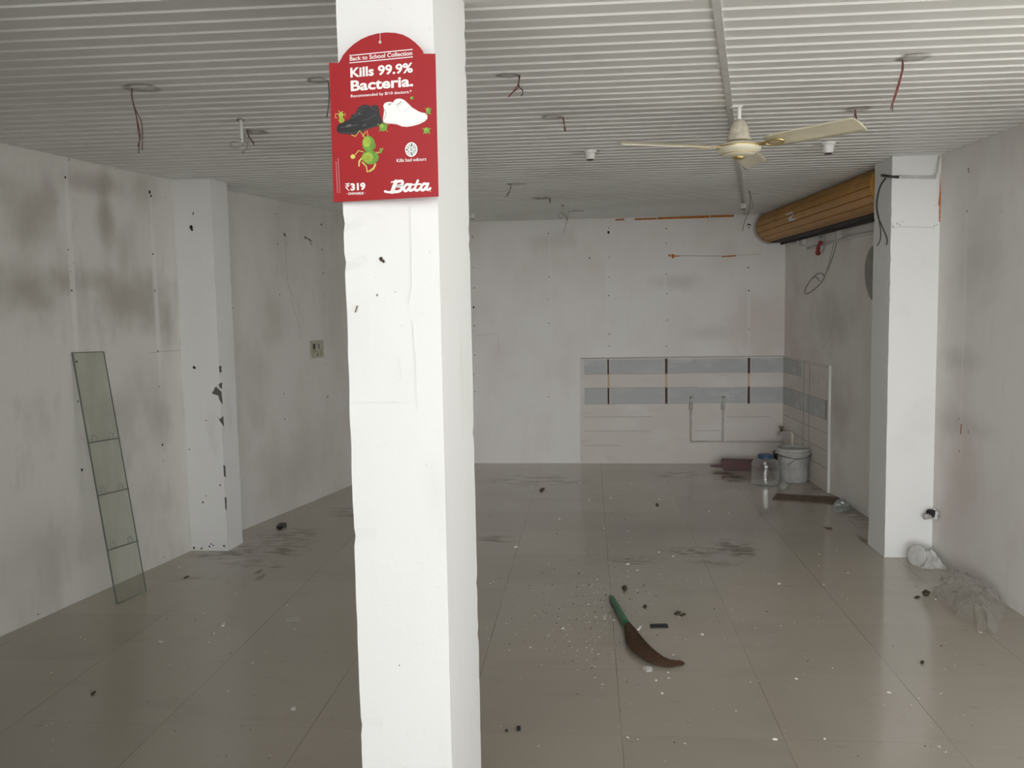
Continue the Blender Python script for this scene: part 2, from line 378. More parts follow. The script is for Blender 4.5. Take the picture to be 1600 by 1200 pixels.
# right wall
bm = B(); wall_box(bm, RW, 0, CEIL+.1)
marks(bm, RW, .001, dots=[(1513, 264, 2), (1514, 268, 1.6), (1511, 330, 1.5), (1498, 654, 1.5), (1499, 705, 1.5), (1503, 600, .8), (1565, 330, .8)], lines=[(2.4, [(1400, 223), (1430, 213), (1440, 208)])])
marks(bm, RW, .0012, lines=[(2.6, [(1502, 663), (1501, 678)]), (1.6, [(1513, 673), (1513, 677)])], mi=2)
marks(bm, RW, .0012, lines=[(.8, [(1284, 410), (1287, 380)]), (.9, [(1298, 520), (1303, 492)]), (.8, [(1284, 548), (1296, 525)])], mi=3)
# patched round opening of an old exhaust fan, cement-grey
w = RW; c = w.hit(1368, 425); rr = .205
ring = [c + w.n*.002 + (w.u*math.cos(a)+Vector((0, 0, 1))*math.sin(a))*rr*(1+.03*math.sin(3*a)) for a in [2*PI*k/36 for k in range(36)]]
face(bm, ring, 4)
struct('wall_right', bm, [M_RW, DARK, mat('red_scratch', (.35, .1, .05), .9), GREYLINE, mat('cement_patch', (.36, .35, .325), .9, var=.2, scale=12)])
# street front: the wall above the opening, plus unseen walls at the left and a canopy, added to hold back skylight
bm = B(); box(bm, (-.45, 1.85, CEIL+.55), (8.0, .14, .9)); struct('wall_front', bm, M_FRONT)
bm = B(); box(bm, (-2.75, 1.9, CEIL/2), (2.3, .12, CEIL)); box(bm, (-1.72, .2, CEIL/2), (.12, 3.4, CEIL)); struct('light_block_left', bm, M_FRONT)  # unseen closed front and partition, added to darken the left bay
bm = B(); box(bm, (-.45, .75, CEIL+.25), (8.0, 2.1, .1)); struct('light_block_canopy', bm, M_FRONT)  # unseen roof over the pavement, added to block the high sky

# columns: plastered, edges a little ragged
def column(name, ring, zt, m, extra=None, jag=.004, mats=(), nz=70):
    bm = B(); n = len(ring); pts = []
    for i in range(n):                                   # subdivide each side
        a, b = Vector((*ring[i], 0)), Vector((*ring[(i+1) % n], 0)); k = max(2, int((b-a).length/.05))
        pts += [(a+(b-a)*(j/k), j == 0) for j in range(k)]
    cen = sum((p for p, _ in pts), Vector())/len(pts); rows = []
    for iz in range(nz+1):
        z = zt*iz/nz; row = []
        for p, corner in pts:
            nv = noise.noise(Vector((p.x*3, p.y*3, z*2.2)))*jag*.6 + noise.noise(Vector((p.x*15, p.y*15, z*13)))*jag*.45
            if corner: nv += -abs(noise.noise(Vector((p.x*9+3, p.y*9, z*11))))*jag*1.1 + (-jag*1.6 if noise.noise(Vector((p.x*7, p.y*5+z*9, z*23))) > .52 else 0)
            d = (p-cen).normalized(); row.append(bm.verts.new(Vector((p.x, p.y, z))+d*nv))
        rows.append(row)
    for a, b in zip(rows, rows[1:]):
        for k in range(len(a)): bm.faces.new([a[k], a[(k+1) % len(a)], b[(k+1) % len(a)], b[k]])
    bm.faces.new(rows[-1])
    if extra: extra(bm)
    return struct(name, bm, [m, *mats])
def cp_marks(bm):
    marks(bm, CP, .006, dots=[(595, 405, 3.6), (599, 408, 2.6)], mi=1)
    marks(bm, CP, .0055, lines=[(2, [(558, 478), (555, 488)])], dots=[(589, 461, 1.6), (624, 1040, 1.2), (618, 456, .9)], mi=2)
    marks(bm, CP, .004, lines=[(1.2, [(640, 318), (641, 370), (642, 450), (637, 475)]), (1.1, [(643, 500), (648, 560), (650, 620), (652, 640)]), (1, [(547, 630), (600, 629), (640, 630)]), (1, [(597, 560), (622, 558), (627, 590), (612, 600)])], mi=3)
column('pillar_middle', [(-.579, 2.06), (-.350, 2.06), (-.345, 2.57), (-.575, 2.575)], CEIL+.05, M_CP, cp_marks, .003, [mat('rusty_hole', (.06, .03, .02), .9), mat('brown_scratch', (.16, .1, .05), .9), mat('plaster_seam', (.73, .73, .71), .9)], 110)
def lp_marks(bm):
    marks(bm, LP, .005, polys=[[(337, 604), (346, 612), (348, 632), (343, 625), (341, 618), (331, 615)], [(343, 655), (349, 650), (350, 667), (345, 660), (339, 651)], [(342, 572), (346, 572), (346, 582), (343, 582)],
        [(342, 600), (347, 597), (347, 608), (343, 605)], [(349, 726), (352, 728), (353, 746), (350, 744)], [(351, 776), (354, 778), (354, 798), (352, 795)]], mi=1)
    marks(bm, LP, .004, dots=[(299, 355, 3.2), (300, 359, 2), (303, 574, 2.4), (305, 575, 1.6), (302, 333, 1.2), (296, 702, 1.2), (322, 657, 1), (317, 785, 1.6), (344, 758, 1.5), (322, 775, 1), (303, 856, 2), (315, 857, 1.6), (327, 854, 1.6), (333, 852, 1.2), (330, 850, 1.2), (350, 853, 1.8)], lines=[(1.2, [(303, 862), (325, 863), (355, 864)]), (1, [(301, 336), (303, 332)])], mi=2)
lp_ring = [(-2.78, 5.618), (-2.454, 5.609), (-2.432, 5.819), (-2.75, 5.83)]
column('pillar_left', lp_ring, CEIL+.03, M_LP, lp_marks, .004, [CEMENT, DARK])
def rp_marks(bm):
    marks(bm, RP, .005, polys=[[(1468.5, 265), (1470, 300), (1470.5, 320), (1469, 347), (1467, 346), (1467.5, 322), (1466, 320), (1468, 300)]], mi=1)
    marks(bm, RP, .004, dots=[(1462, 321, 1.2), (1402, 349, 2), (1406, 351, 1.6), (1410, 346, 1.2), (1395, 354, 2.2), (1460, 353, 1.3), (1464, 351, 1.2), (1393, 350, 1.4), (1453, 338, 1)], lines=[(.8, [(1396, 355), (1420, 354), (1460, 356)])], mi=3)
column('pillar_right', [(1.844, 5.570), (2.25, 5.574), (2.25, 5.885), (1.839, 5.880)], CEIL+.03, M_RP, rp_marks, .003, [BRICK, mat('grey_scuff', (.3, .28, .26), .9), FAINT])

# ------------------------------------------------------------------ tiled splashback on the back and right walls
def splashback():
    P = Painter('limewashed_wall_tiles', (.665, .615, .575), .5, 0)
    P.layer((.78, .76, .73), P.ramp(P.noise(1.6, 6, (1, 1, 2)), .45, .75, 0, .8))
    P.layer((.55, .48, .42), P.ramp(P.noise(9, 5, (.4, 1, 1.5)), .55, .75, 0, .4)); m0 = P.done()
    P = Painter('grey_tile_bands', (.47, .485, .48), .5, 0)
    P.layer((.62, .63, .61), P.ramp(P.noise(5, 6, (.6, 1, 1.6)), .5, .7, 0, .7))
    P.layer((.38, .39, .39), P.ramp(P.noise(12, 5), .6, .75, 0, .5)); m1 = P.done()
    mslot = mat('dark_maroon_slot', (.05, .02, .018), .6)
    mjoint = mat('tile_joint', (.4, .36, .33), .9); mrust = mat('rusty_drip', (.62, .47, .32), .9)
    medge = mat('plaster_edge', (.8, .79, .77), .8)
    th = .012; bm = B()
    def slab(w, x0, y0, x1, y1, y0b=None, y1b=None):
        a, b = w.hit(x0, y0), w.hit(x1, y0 if y0b is None else y0b); c, d = w.hit(x1, y1 if y1b is None else y1b), w.hit(x0, y1)
        c.z = max(c.z, 0); d.z = max(d.z, 0); q = [d, c, b, a]
        prism(bm, [p+w.n*.0015 for p in q], [p+w.n*th for p in q])
    slab(BW, 908, 559, 1225.5, 725, 557, 727)
    q = [RW.hit(1227, 557), RW.hit(1298, 573)]
    zb = RW.hit(1227, 557).z; ya = BW.hit(1227, 600); yb = RW.hit(1297, 660); yb.z = 0
    e0 = RW.a + RW.u*((ya-RW.a).dot(RW.u)); e1 = RW.a + RW.u*((yb-RW.a).dot(RW.u))
    zt = BW.hit(1100, 558).z
    bs = B(); prism(bs, [p+RW.n*.0015 for p in (e0, e1, e1+Vector((0, 0, zt)), e0+Vector((0, 0, zt)))], [p+RW.n*th for p in (e0, e1, e1+Vector((0, 0, zt)), e0+Vector((0, 0, zt)))])
    # grey bands
    zs = [BW.hit(1100, yy).z for yy in (560.5, 583, 605, 630)]
    for z1, z0 in ((zs[0], zs[1]), (zs[2], zs[3])):
        for xa, xb in ((913, 948), (953, 1038), (1043, 1167), (1173, 1226)):
            a, b = BW.hit(xa, 600, th+.0015), BW.hit(xb, 600, th+.0015)
            face(bm, [Vector((a.x, a.y, z0)), Vector((b.x, b.y, z0)), Vector((b.x, b.y, z1)), Vector((a.x, a.y, z1))], 1)
        for ta, tb in ((.0, .52), (.54, .97)):
            if z1 < zs[0]-.01 or ta == 0:
                a, b = e0.lerp(e1, ta)+RW.n*(th+.0015), e0.lerp(e1, tb if z1 < zs[0]-.01 else .45)+RW.n*(th+.0015)
                face(bs, [Vector((a.x, a.y, z0)), Vector((b.x, b.y, z0)), Vector((b.x, b.y, z1)), Vector((a.x, a.y, z1))], 1)
        for xc in (950.5, 1041, 1170):
            a = BW.hit(xc, 600, th+.003); hw = .009 if xc == 950.5 else .012
            box(bm, (a.x, a.y, (z0+z1)/2), (hw*2, .004, z1-z0+.01), mi=2)
    for xc in (951, 1041, 1170):
        a = BW.hit(xc, 600, th+.002); box(bm, (a.x, a.y, (zs[1]+zs[2])/2), (.02, .002, zs[1]-zs[2]), mi=4)
    # joints
    for xa, ya, xb in ((913, 651, 1080), (1135, 651, 1225), (913, 673, 1075), (1085, 673, 1125), (913, 696, 980), (913, 630, 1226), (913, 605, 1226), (913, 583, 1226)):
        a, b = BW.hit(xa, ya, th+.002), BW.hit(xb, ya+.3, th+.002); box(bm, (a+b)/2, ((b-a).length, .001, .0045), mi=3)
    for t, z0, z1 in ((.5, 0, zt), (.95, zs[3], zs[2]), (.62, .1, zt-.02)):
        a = e0.lerp(e1, t)+RW.n*(th+.002); box(bs, (a.x, a.y, (z0+z1)/2), (.003, .009, z1-z0), rz=.06, mi=3 if t != .95 else 2)
    for z in (zs[0]+.0, zs[2], zs[3], .35, .5, .2):
        a, b = e0+RW.n*(th+.002), e1+RW.n*(th+.002); c = (a+b)/2; box(bs, (c.x, c.y, z), (.002, (b-a).length*.96, .004), rz=.059, mi=3)
    a = e1+RW.n*.008; box(bs, (a.x, a.y, zt/2), (.018, .022, zt), mi=5)
    a, b = BW.hit(908, 559), BW.hit(1227, 557); c = (a+b)/2+BW.n*.009; box(bm, c, ((b-a).length, .02, .008), mi=3)
    o = obj('tile_splashback', bm, [m0, m1, mslot, mjoint, mrust, medge], origin=(e0.x-1, e0.y, 0))
    tag(o, 'wide limewashed tile splashback with two grey bands low on the back wall', 'splashback')
    o = obj('tile_splashback', bs, [m0, m1, mslot, mjoint, mrust, medge], origin=(e1.x, e1.y, 0))
    tag(o, 'narrow tile splashback with a white plaster edge on the right wall beside the bucket', 'splashback')
splashback()

# ================================================================== things
# ------------------------------------------------------------------ hanging advertising card on the middle column
def poster():
    P00, P10, P01 = ony(521, 316, 2.040), ony(685, 307, 1.995), ony(514, 98, 2.040)
    U = (P10-P00).normalized(); V = (P01-P00); V = (V-U*V.dot(U)).normalized(); Nn = U.cross(V)   # Nn towards the viewer
    if Nn.y > 0: Nn = -Nn
    def uv(x, y):
        d = ray(x, y); p = EYEV + d*((P00-EYEV).dot(Nn)/d.dot(Nn)); q = p-P00; return q.dot(U), q.dot(V)
    def w3(a, b, h=0): return P00 + U*a + V*b + Nn*h
    def z1(x, y): return uv(500+x/6.6667, 30+y/6.6667)
    def z2(x, y): return uv(500+x/6.6667, 150+y/6.6667)
    root = thing('poster', 'red hanging card advertising school shoes on the middle white column', 'poster', P00)
    red = mat('printed_red', (.36, .016, .02), .42, spec=.3, var=.08, scale=3); white = mat('printed_white', (.88, .87, .84), .45)
    black = mat('printed_black', (.018, .017, .018), .3); dgrey = mat('printed_charcoal', (.07, .068, .07), .3); lgrey = mat('printed_light_grey', (.6, .6, .59), .45)
    mgrey = mat('printed_mid_grey', (.3, .3, .3), .45); green = mat('printed_lime', (.38, .5, .05), .45, var=.35, scale=50); dgreen = mat('printed_leaf_green', (.16, .33, .04), .45, var=.3, scale=60)
    yel = mat('printed_olive_yellow', (.62, .6, .13), .45); dark = mat('printed_bottle_green', (.05, .12, .09), .5); card = mat('card_edge', (.55, .5, .48), .8)
    # outline: square shoulders and an arched head
    out = [uv(521, 316), uv(685, 307), uv(680, 84), uv(661.5, 83.8)]
    arc = [(1070, 330), (1040, 290), (990, 240), (930, 195), (860, 160), (780, 142), (690, 138), (600, 148), (510, 172), (430, 207), (350, 260), (290, 315), (240, 375), (210, 430)]
    out += [z1(x, y) for x, y in arc] + [uv(529, 98.3), uv(514, 98)]
    bm = B(); prism(bm, [w3(a, b, -.0022) for a, b in out], [w3(a, b, 0) for a, b in out]); bmesh.ops.recalc_face_normals(bm, faces=bm.faces)
    obj('board', bm, red, root)
    LV = [.0004]
    def flat(bm, pts, mi=0, h=None):
        h = h or LV[0]; f = face(bm, [w3(a, b, h) for a, b in pts], mi); f.normal_update()
        if f.normal.dot(Nn) < 0: f.normal_flip()
        return f
    def disc(bm, c, rx, ry, mi=0, h=None, n=24, rot=0): flat(bm, [(c[0]+rx*math.cos(a)*math.cos(rot)-ry*math.sin(a)*math.sin(rot), c[1]+rx*math.cos(a)*math.sin(rot)+ry*math.sin(a)*math.cos(rot)) for a in [2*PI*k/n for k in range(n)]], mi, h)
    def stroke(bm, pts, wd, mi=0, h=None):
        pts = [Vector((*p, 0)) for p in pts]; ws = wd if isinstance(wd, list) else [wd]*len(pts); L, R = [], []
        for i, p in enumerate(pts):
            t = (pts[min(i+1, len(pts)-1)]-pts[max(i-1, 0)]).normalized(); q = Vector((-t.y, t.x, 0))*ws[i]/2; L.append(p+q); R.append(p-q)
        for i in range(len(pts)-1): flat(bm, [(v.x, v.y) for v in (L[i], L[i+1], R[i+1], R[i])], mi, h)
        for p, wv in zip(pts, ws): disc(bm, (p.x, p.y), wv/2, wv/2, mi, (h or LV[0])*.98, 10)
    def text(bm, s, a, b, cap, bold=.0, shear=0, mi=0, h=None):
        """letters on a base line from a to b with the given height of a capital"""
        cu = bpy.data.curves.new('lettering', 'FONT'); cu.body = s; cu.size = 1; cu.offset = bold; cu.shear = shear; cu.resolution_u = 3
        o = bpy.data.objects.new('lettering', cu); link(o); bpy.context.view_layer.update()
        me = bpy.data.meshes.new_from_object(o.evaluated_get(bpy.context.evaluated_depsgraph_get()))
        xs = [v.co.x for v in me.vertices]; x0, x1 = min(xs), max(xs); A, Bv = Vector(a), Vector(b); D = (Bv-A); L = D.length; D.normalize(); Q = Vector((-D.y, D.x))
        k = L/(x1-x0); kc = cap/.72; vs = []
        for v in me.vertices:
            p = A + D*(v.co.x-x0)*k + Q*v.co.y*kc; vs.append(bm.verts.new(w3(p.x, p.y, h or LV[0])))
        for p in me.polygons:
            try:
                f = bm.faces.new([vs[i] for i in p.vertices]); f.material_index = mi; f.normal_update()
                if f.normal.dot(Nn) < 0: f.normal_flip()
            except ValueError: pass
        bpy.data.objects.remove(o); bpy.data.curves.remove(cu); bpy.data.meshes.remove(me)
    zpx = abs(z1(0, 0)[1]-z1(0, 100)[1])/100          # one zoomed pixel on the card
    # headline
    bm = B()
    stroke(bm, [z1(310, 379), z1(962, 315)], 9*zpx); stroke(bm, [z1(310, 456), z1(965, 393)], 9*zpx)
    text(bm, 'Back to School Collection', z1(312, 434), z1(962, 373), 44*zpx, .016)
    text(bm, 'Kills 99.9%', z1(318, 604), z1(968, 551), 98*zpx, .03)
    text(bm, 'Bacteria.', z1(322, 747), z1(972, 694), 108*zpx, .03)
    text(bm, 'Recommended by 8/10 doctors.*', z1(322, 815), z1(955, 768), 30*zpx, .012)
    obj('headline_text', bm, white, root)
    # black shoe
    bm = B()
    flat(bm, [z2(*p) for p in [(175, 350), (178, 318), (195, 295), (230, 280), (275, 258), (318, 236), (330, 200), (365, 182), (378, 165), (385, 145), (398, 122), (440, 97), (470, 90), (500, 92), (518, 106), (545, 100), (590, 93), (608, 108), (618, 150), (622, 185), (640, 240), (655, 268), (652, 290), (620, 310), (560, 330), (500, 345), (430, 375), (380, 393), (330, 402), (240, 396), (195, 388), (178, 372)]], 0)
    for pts, wd in (([(215, 330), (300, 318), (390, 300)], 10), ([(330, 235), (380, 205), (440, 190)], 9), ([(345, 200), (400, 175), (455, 150)], 8), ([(395, 150), (450, 118), (495, 112)], 7), ([(440, 260), (520, 235), (590, 190)], 6), ([(200, 378), (330, 388), (470, 350), (630, 300)], 7), ([(520, 108), (560, 140), (600, 150)], 5)):
        stroke(bm, [z2(*p) for p in pts], wd*zpx, 1, .0008)
    disc(bm, z2(300, 310), 34*zpx, 12*zpx, 2, .001, rot=.25); disc(bm, z2(465, 305), 26*zpx, 9*zpx, 1, .001, rot=.3); disc(bm, z2(410, 180), 20*zpx, 8*zpx, 1, .001, rot=.5)
    obj('black_shoe', bm, [black, dgrey, mat('printed_sheen_grey', (.13, .125, .13), .35)], root)['label'] = 'printed black strapped school shoe'
    # white shoe
    bm = B()
    flat(bm, [z2(*p) for p in [(660, 270), (656, 240), (665, 180), (670, 140), (660, 105), (668, 82), (690, 66), (730, 60), (760, 68), (770, 52), (788, 34), (825, 26), (860, 34), (885, 48), (925, 85), (962, 122), (1030, 162), (1060, 172), (1098, 180), (1120, 205), (1117, 240), (1090, 265), (1030, 295), (960, 314), (900, 322), (850, 316), (800, 296), (740, 288), (690, 286)]], 0)
    flat(bm, [z2(*p) for p in [(708, 98), (715, 84), (745, 72), (735, 92)]], 2, .0008)
    for pts, wd, mi in (([(800, 122), (835, 92), (872, 66)], 5, 1), ([(880, 165), (905, 138), (938, 116)], 5, 1), ([(805, 92), (826, 78), (846, 60)], 10, 2), ([(668, 265), (760, 280), (830, 300), (910, 308), (1000, 290), (1110, 240)], 5, 1), ([(770, 72), (776, 90), (800, 118), (850, 170)], 3, 1), ([(672, 140), (690, 190), (668, 240)], 14, 1)):
        stroke(bm, [z2(*p) for p in pts], wd*zpx, mi, .0008)
    obj('white_shoe', bm, [white, lgrey, mgrey], root)['label'] = 'printed white strapped sports shoe'
    # plain green germs
    def germ(cx, cy, rx, ry, legs=True):
        bm = B()
        if legs:
            for a in (-2.3, -.8, .5, 2.6): stroke(bm, [z2(cx+rx*.7*math.cos(a), cy-ry*.7*math.sin(a)), z2(cx+rx*1.45*math.cos(a), cy-ry*1.4*math.sin(a))], 6*zpx, 1, .0009)
        disc(bm, z2(cx, cy), rx*zpx, ry*zpx, 0, .0011); disc(bm, z2(cx-rx*.25, cy-ry*.25), rx*.45*zpx, ry*.4*zpx, 1, .0013)
        obj('germ', bm, [dgreen, green], root)
    germ(660, 325, 46, 44); germ(1130, 155, 27, 36); germ(1112, 360, 34, 32); germ(958, 22, 20, 17, False)
    bm = B(); disc(bm, z2(226, 252), 34*zpx, 30*zpx, 0, .00035); disc(bm, z2(218, 200), 28*zpx, 34*zpx, 0, .00035)
    for p in ([(195, 190), (165, 185), (158, 225), (180, 232)], [(243, 195), (262, 180), (262, 210)], [(205, 172), (196, 152)], [(226, 168), (240, 160)]): stroke(bm, [z2(*q) for q in p], 6*zpx, 1, .00038)
    obj('germ', bm, [green, yel], root)
    bm = B()
    for p, wd in (([(330, 405), (370, 422), (415, 362), (440, 395), (468, 432)], 7), ([(445, 420), (470, 385), (490, 364), (502, 412)], 7), ([(452, 582), (402, 570), (372, 610)], 9), ([(590, 588), (625, 592), (640, 565)], 9),
                  ([(445, 640), (410, 680), (408, 728)], 18), ([(440, 690), (485, 735), (494, 790)], 13), ([(578, 712), (560, 755), (520, 782)], 20), ([(640, 575), (628, 545)], 7), ([(640, 570), (658, 545)], 7), ([(494, 790), (540, 770)], 10)):
        stroke(bm, [z2(*q) for q in p], wd*zpx, 1, .0009)
    disc(bm, z2(345, 632), 28*zpx, 24*zpx, 1, .0011); disc(bm, z2(634, 572), 18*zpx, 26*zpx, 0, .0011, rot=-.3); disc(bm, z2(525, 640), 100*zpx, 74*zpx, 0, .0012, rot=-.15); disc(bm, z2(500, 640), 62*zpx, 50*zpx, 2, .0014)
    disc(bm, z2(508, 500), 74*zpx, 86*zpx, 0, .0014, rot=.2); disc(bm, z2(490, 480), 46*zpx, 52*zpx, 2, .0016); disc(bm, z2(560, 520), 30*zpx, 34*zpx, 0, .0016)
    obj('germ', bm, [dgreen, yel, green], root)['label'] = 'large two-lobed green germ with feelers'
    # badge
    bm = B(); c = z2(952, 558); disc(bm, c, 70*zpx, 76*zpx, 0, .0006, 40); disc(bm, c, 59*zpx, 64*zpx, 1, .0008, 40)
    for k in range(22):
        a = 2*PI*k/22
        if k % 6 != 5: stroke(bm, [(c[0]+math.cos(a)*40*zpx, c[1]+math.sin(a)*44*zpx), (c[0]+math.cos(a)*58*zpx, c[1]+math.sin(a)*63*zpx)], (7 if k % 2 else 11)*zpx, 0 if k % 3 else 0, .001)
    for k in range(6):
        a = k*PI/3; disc(bm, (c[0]+math.cos(a)*14*zpx, c[1]+math.sin(a)*15*zpx), 22*zpx, 15*zpx, 0, .0012, 16, a)
    obj('badge', bm, [white, dark], root)['label'] = 'round white and dark green badge'
    bm = B(); text(bm, 'Kills bad odours', z2(800, 690), z2(1107, 672), 36*zpx, .008); obj('badge_text', bm, white, root)
    bm = B(); text(bm, '319', z2(320, 982), z2(475, 972), 72*zpx, .045)
    for pts in ([(268, 916), (308, 912)], [(268, 936), (306, 932)], [(272, 916), (292, 920), (294, 942), (282, 952), (270, 953), (302, 985)]): stroke(bm, [z2(*p) for p in pts], 9*zpx)
    text(bm, 'ONWARDS', z2(293, 1030), z2(455, 1025), 26*zpx, .022)
    disc(bm, z2(277, 1018), 3*zpx, 3*zpx); disc(bm, z2(473, 1011), 3*zpx, 3*zpx)
    obj('price_text', bm, white, root)
    # script word mark
    bm = B()
    def S_(pts, wd): stroke(bm, [z2(*p) for p in [(q.x, q.y) for q in smooth_path([(a, b, 0) for a, b in pts], 5)]], [wd*1.42*zpx]*((len(pts)-1)*5+1))
    S_([(745, 898), (790, 886), (812, 886)], 10); S_([(792, 890), (775, 935), (752, 1000)], 30); S_([(752, 1000), (730, 1003), (680, 996), (682, 990)], 16)
    S_([(800, 892), (850, 886), (862, 905), (845, 930), (805, 940)], 21); S_([(805, 940), (850, 942), (852, 968), (825, 992), (760, 1000)], 22)
    S_([(935, 925), (905, 922), (878, 950), (880, 985), (905, 985), (930, 955)], 20); S_([(950, 920), (935, 965), (938, 985), (962, 980), (985, 962)], 19)
    S_([(1020, 882), (1000, 930), (990, 968), (1005, 984), (1030, 975), (1050, 955)], 19); S_([(962, 924), (1010, 921), (1050, 917)], 12)
    S_([(1112, 918), (1082, 915), (1055, 945), (1058, 978), (1082, 978), (1106, 950)], 20); S_([(1128, 912), (1112, 958), (1116, 976), (1135, 974), (1150, 962)], 18)
    disc(bm, z2(1150, 992), 5*zpx, 5*zpx)
    obj('brand_lettering', bm, white, root)
    # fine print up the left edge
    bm = B(); r2 = random.Random(3)
    for X0, X1, ya, yb in ((190, 208, 650, 1012), (168, 184, 685, 1010)):
        y = ya
        while y < yb:
            l = r2.uniform(8, 26); x = X0+(X1-X0)*(y-ya)/(yb-ya); x2 = X0+(X1-X0)*(min(y+l, yb)-ya)/(yb-ya)
            stroke(bm, [z2(x, y), z2(x2, min(y+l, yb))], 4.5*zpx); y += l+5
    obj('fine_print', bm, mat('printed_faint_pink', (.72, .5, .46), .5), root)
    # string through the hole to the ceiling
    bm = B(); a, b = z1(628, 240); p = w3(a, b, .001)
    tube(bm, [p, p+Vector((.002, .003, .1)), Vector((p.x+.004, p.y+.008, CEIL))], .0006, 6)
    lathe(bm, p-Nn*.0002, [(.0032, 0), (.0032, .0008), (.0018, .0008), (.0018, 0)], 14, axis=Nn)
    obj('string', bm, mat('white_thread', (.75, .73, .7), .8), root)
poster()

# ------------------------------------------------------------------ ceiling fan
def fan():
    cream = mat('fan_cream_enamel', (.72, .67, .50), .3, var=.12, scale=14, coat=.3); dirty = mat('fan_dusty_cup', (.62, .56, .46), .5, var=.35, scale=30)
    white = mat('fan_rod_white', (.82, .81, .77), .4); gold = mat('fan_brass_trim', (.55, .42, .18), .3, metal=.8); brown = mat('fan_dark_band', (.22, .17, .1), .5); grime = mat('fan_grimy_blade', (.52, .48, .40), .45, var=.2, scale=10)
    c = onz(1155, 166, CEIL); c.z = 0; P = lambda z: Vector((c.x, c.y, z))
    root = thing('ceiling_fan', 'cream three-bladed ceiling fan hanging from the slatted ceiling', 'fan', P(CEIL))
    bm = B(); lathe(bm, P(0), [(0, CEIL+.004), (.0095, CEIL+.004), (.0095, 2.40), (0, 2.40)], 16); box(bm, P(CEIL-.003)+Vector((-.012, 0, 0)), (.05, .03, .006)); obj('down_rod', bm, white, root, smooth=False)
    bm = B(); lathe(bm, P(0), [(.012, 2.455-.03), (.014, 2.424), (.026, 2.418), (.033, 2.406), (.040, 2.388), (.046, 2.362), (.053, 2.338), (.054, 2.333), (.0, 2.333)], 32); obj('canopy_cup', bm, dirty, root, smooth=True)
    bm = B(); lathe(bm, P(0), [(0, 2.334), (.044, 2.334), (.048, 2.326), (.062, 2.322), (.0, 2.321)], 32); obj('neck_ring', bm, brown, root, smooth=True)
    bm = B()
    lathe(bm, P(0), [(0, 2.326), (.05, 2.326), (.075, 2.322), (.090, 2.314), (.0975, 2.305), (.0985, 2.297), (.096, 2.290), (.088, 2.282), (.074, 2.274), (.070, 2.270), (.055, 2.264), (.028, 2.262), (0, 2.262)], 48); m = obj('motor_housing', bm, cream, root, smooth=True)
    bm = B(); lathe(bm, P(0), [(.0972, 2.3075), (.0988, 2.3065), (.0990, 2.304), (.0985, 2.302)], 48); lathe(bm, P(0), [(.0765, 2.2765), (.0775, 2.275), (.0755, 2.2735)], 48); obj('trim_ring', bm, gold, m, smooth=True)
    bm = B(); lathe(bm, P(0), [(.026, 2.264), (.026, 2.256), (.02, 2.252), (0, 2.251)], 24); obj('end_cap', bm, gold, m, smooth=True)
    zb = 2.300
    for az, droop in ((-47, .0), (-159, .0), (72, .0)):
        a = math.radians(az); d = Vector((math.cos(a), math.sin(a), 0)); s = Vector((-d.y, d.x, 0)); tilt = math.radians(19)
        side = s*math.cos(tilt)+Vector((0, 0, -math.sin(tilt)))
        up_ = d.cross(side); up_ = up_ if up_.z > 0 else -up_
        bm = B(); rows = []
        for t, wd in ((.145, .030), (.16, .045), (.20, .0525), (.30, .055), (.42, .057), (.54, .058), (.575, .056), (.583, .050)):
            base = P(zb+.006) + d*t; row = []
            for k in range(7):
                q = -1+k/3; row.append(base+side*wd*q+up_*(.004*(1-q*q)))
            rows.append(row)
        top = [[bm.verts.new(p+up_*.0008) for p in r] for r in rows]; bot = [[bm.verts.new(p-up_*.0008) for p in r] for r in rows]
        for i in range(len(rows)-1):
            for k in range(6):
                bm.faces.new([top[i][k], top[i+1][k], top[i+1][k+1], top[i][k+1]]); bm.faces.new([bot[i][k], bot[i][k+1], bot[i+1][k+1], bot[i+1][k]])
            for k in (0, 6): bm.faces.new([top[i][k], bot[i][k], bot[i+1][k], top[i+1][k]])
        for i in (0, -1):
            for k in range(6): bm.faces.new([top[i][k], top[i][k+1], bot[i][k+1], bot[i][k]])
        bmesh.ops.recalc_face_normals(bm, faces=bm.faces)
        b = obj('blade', bm, grime if az == 74 else cream, root, smooth=True)
        bm = B()
        prism(bm, [P(zb-.001)+d*.07-s*.013, P(zb-.001)+d*.07+s*.013, P(zb)+d*.15+side*.012, P(zb)+d*.15-side*.012], [P(zb+.004)+d*.07-s*.013, P(zb+.004)+d*.07+s*.013, P(zb+.0045)+d*.15+side*.012, P(zb+.0045)+d*.15-side*.012])
        loop = [P(zb-.0005)+d*(.185+.045*math.cos(q))+side*(.022*math.sin(q)) for q in [2*PI*k/20 for k in range(21)]]
        tube(bm, loop, .0042, 6)
        obj('blade_bracket', bm, gold, b, smooth=False)
fan()

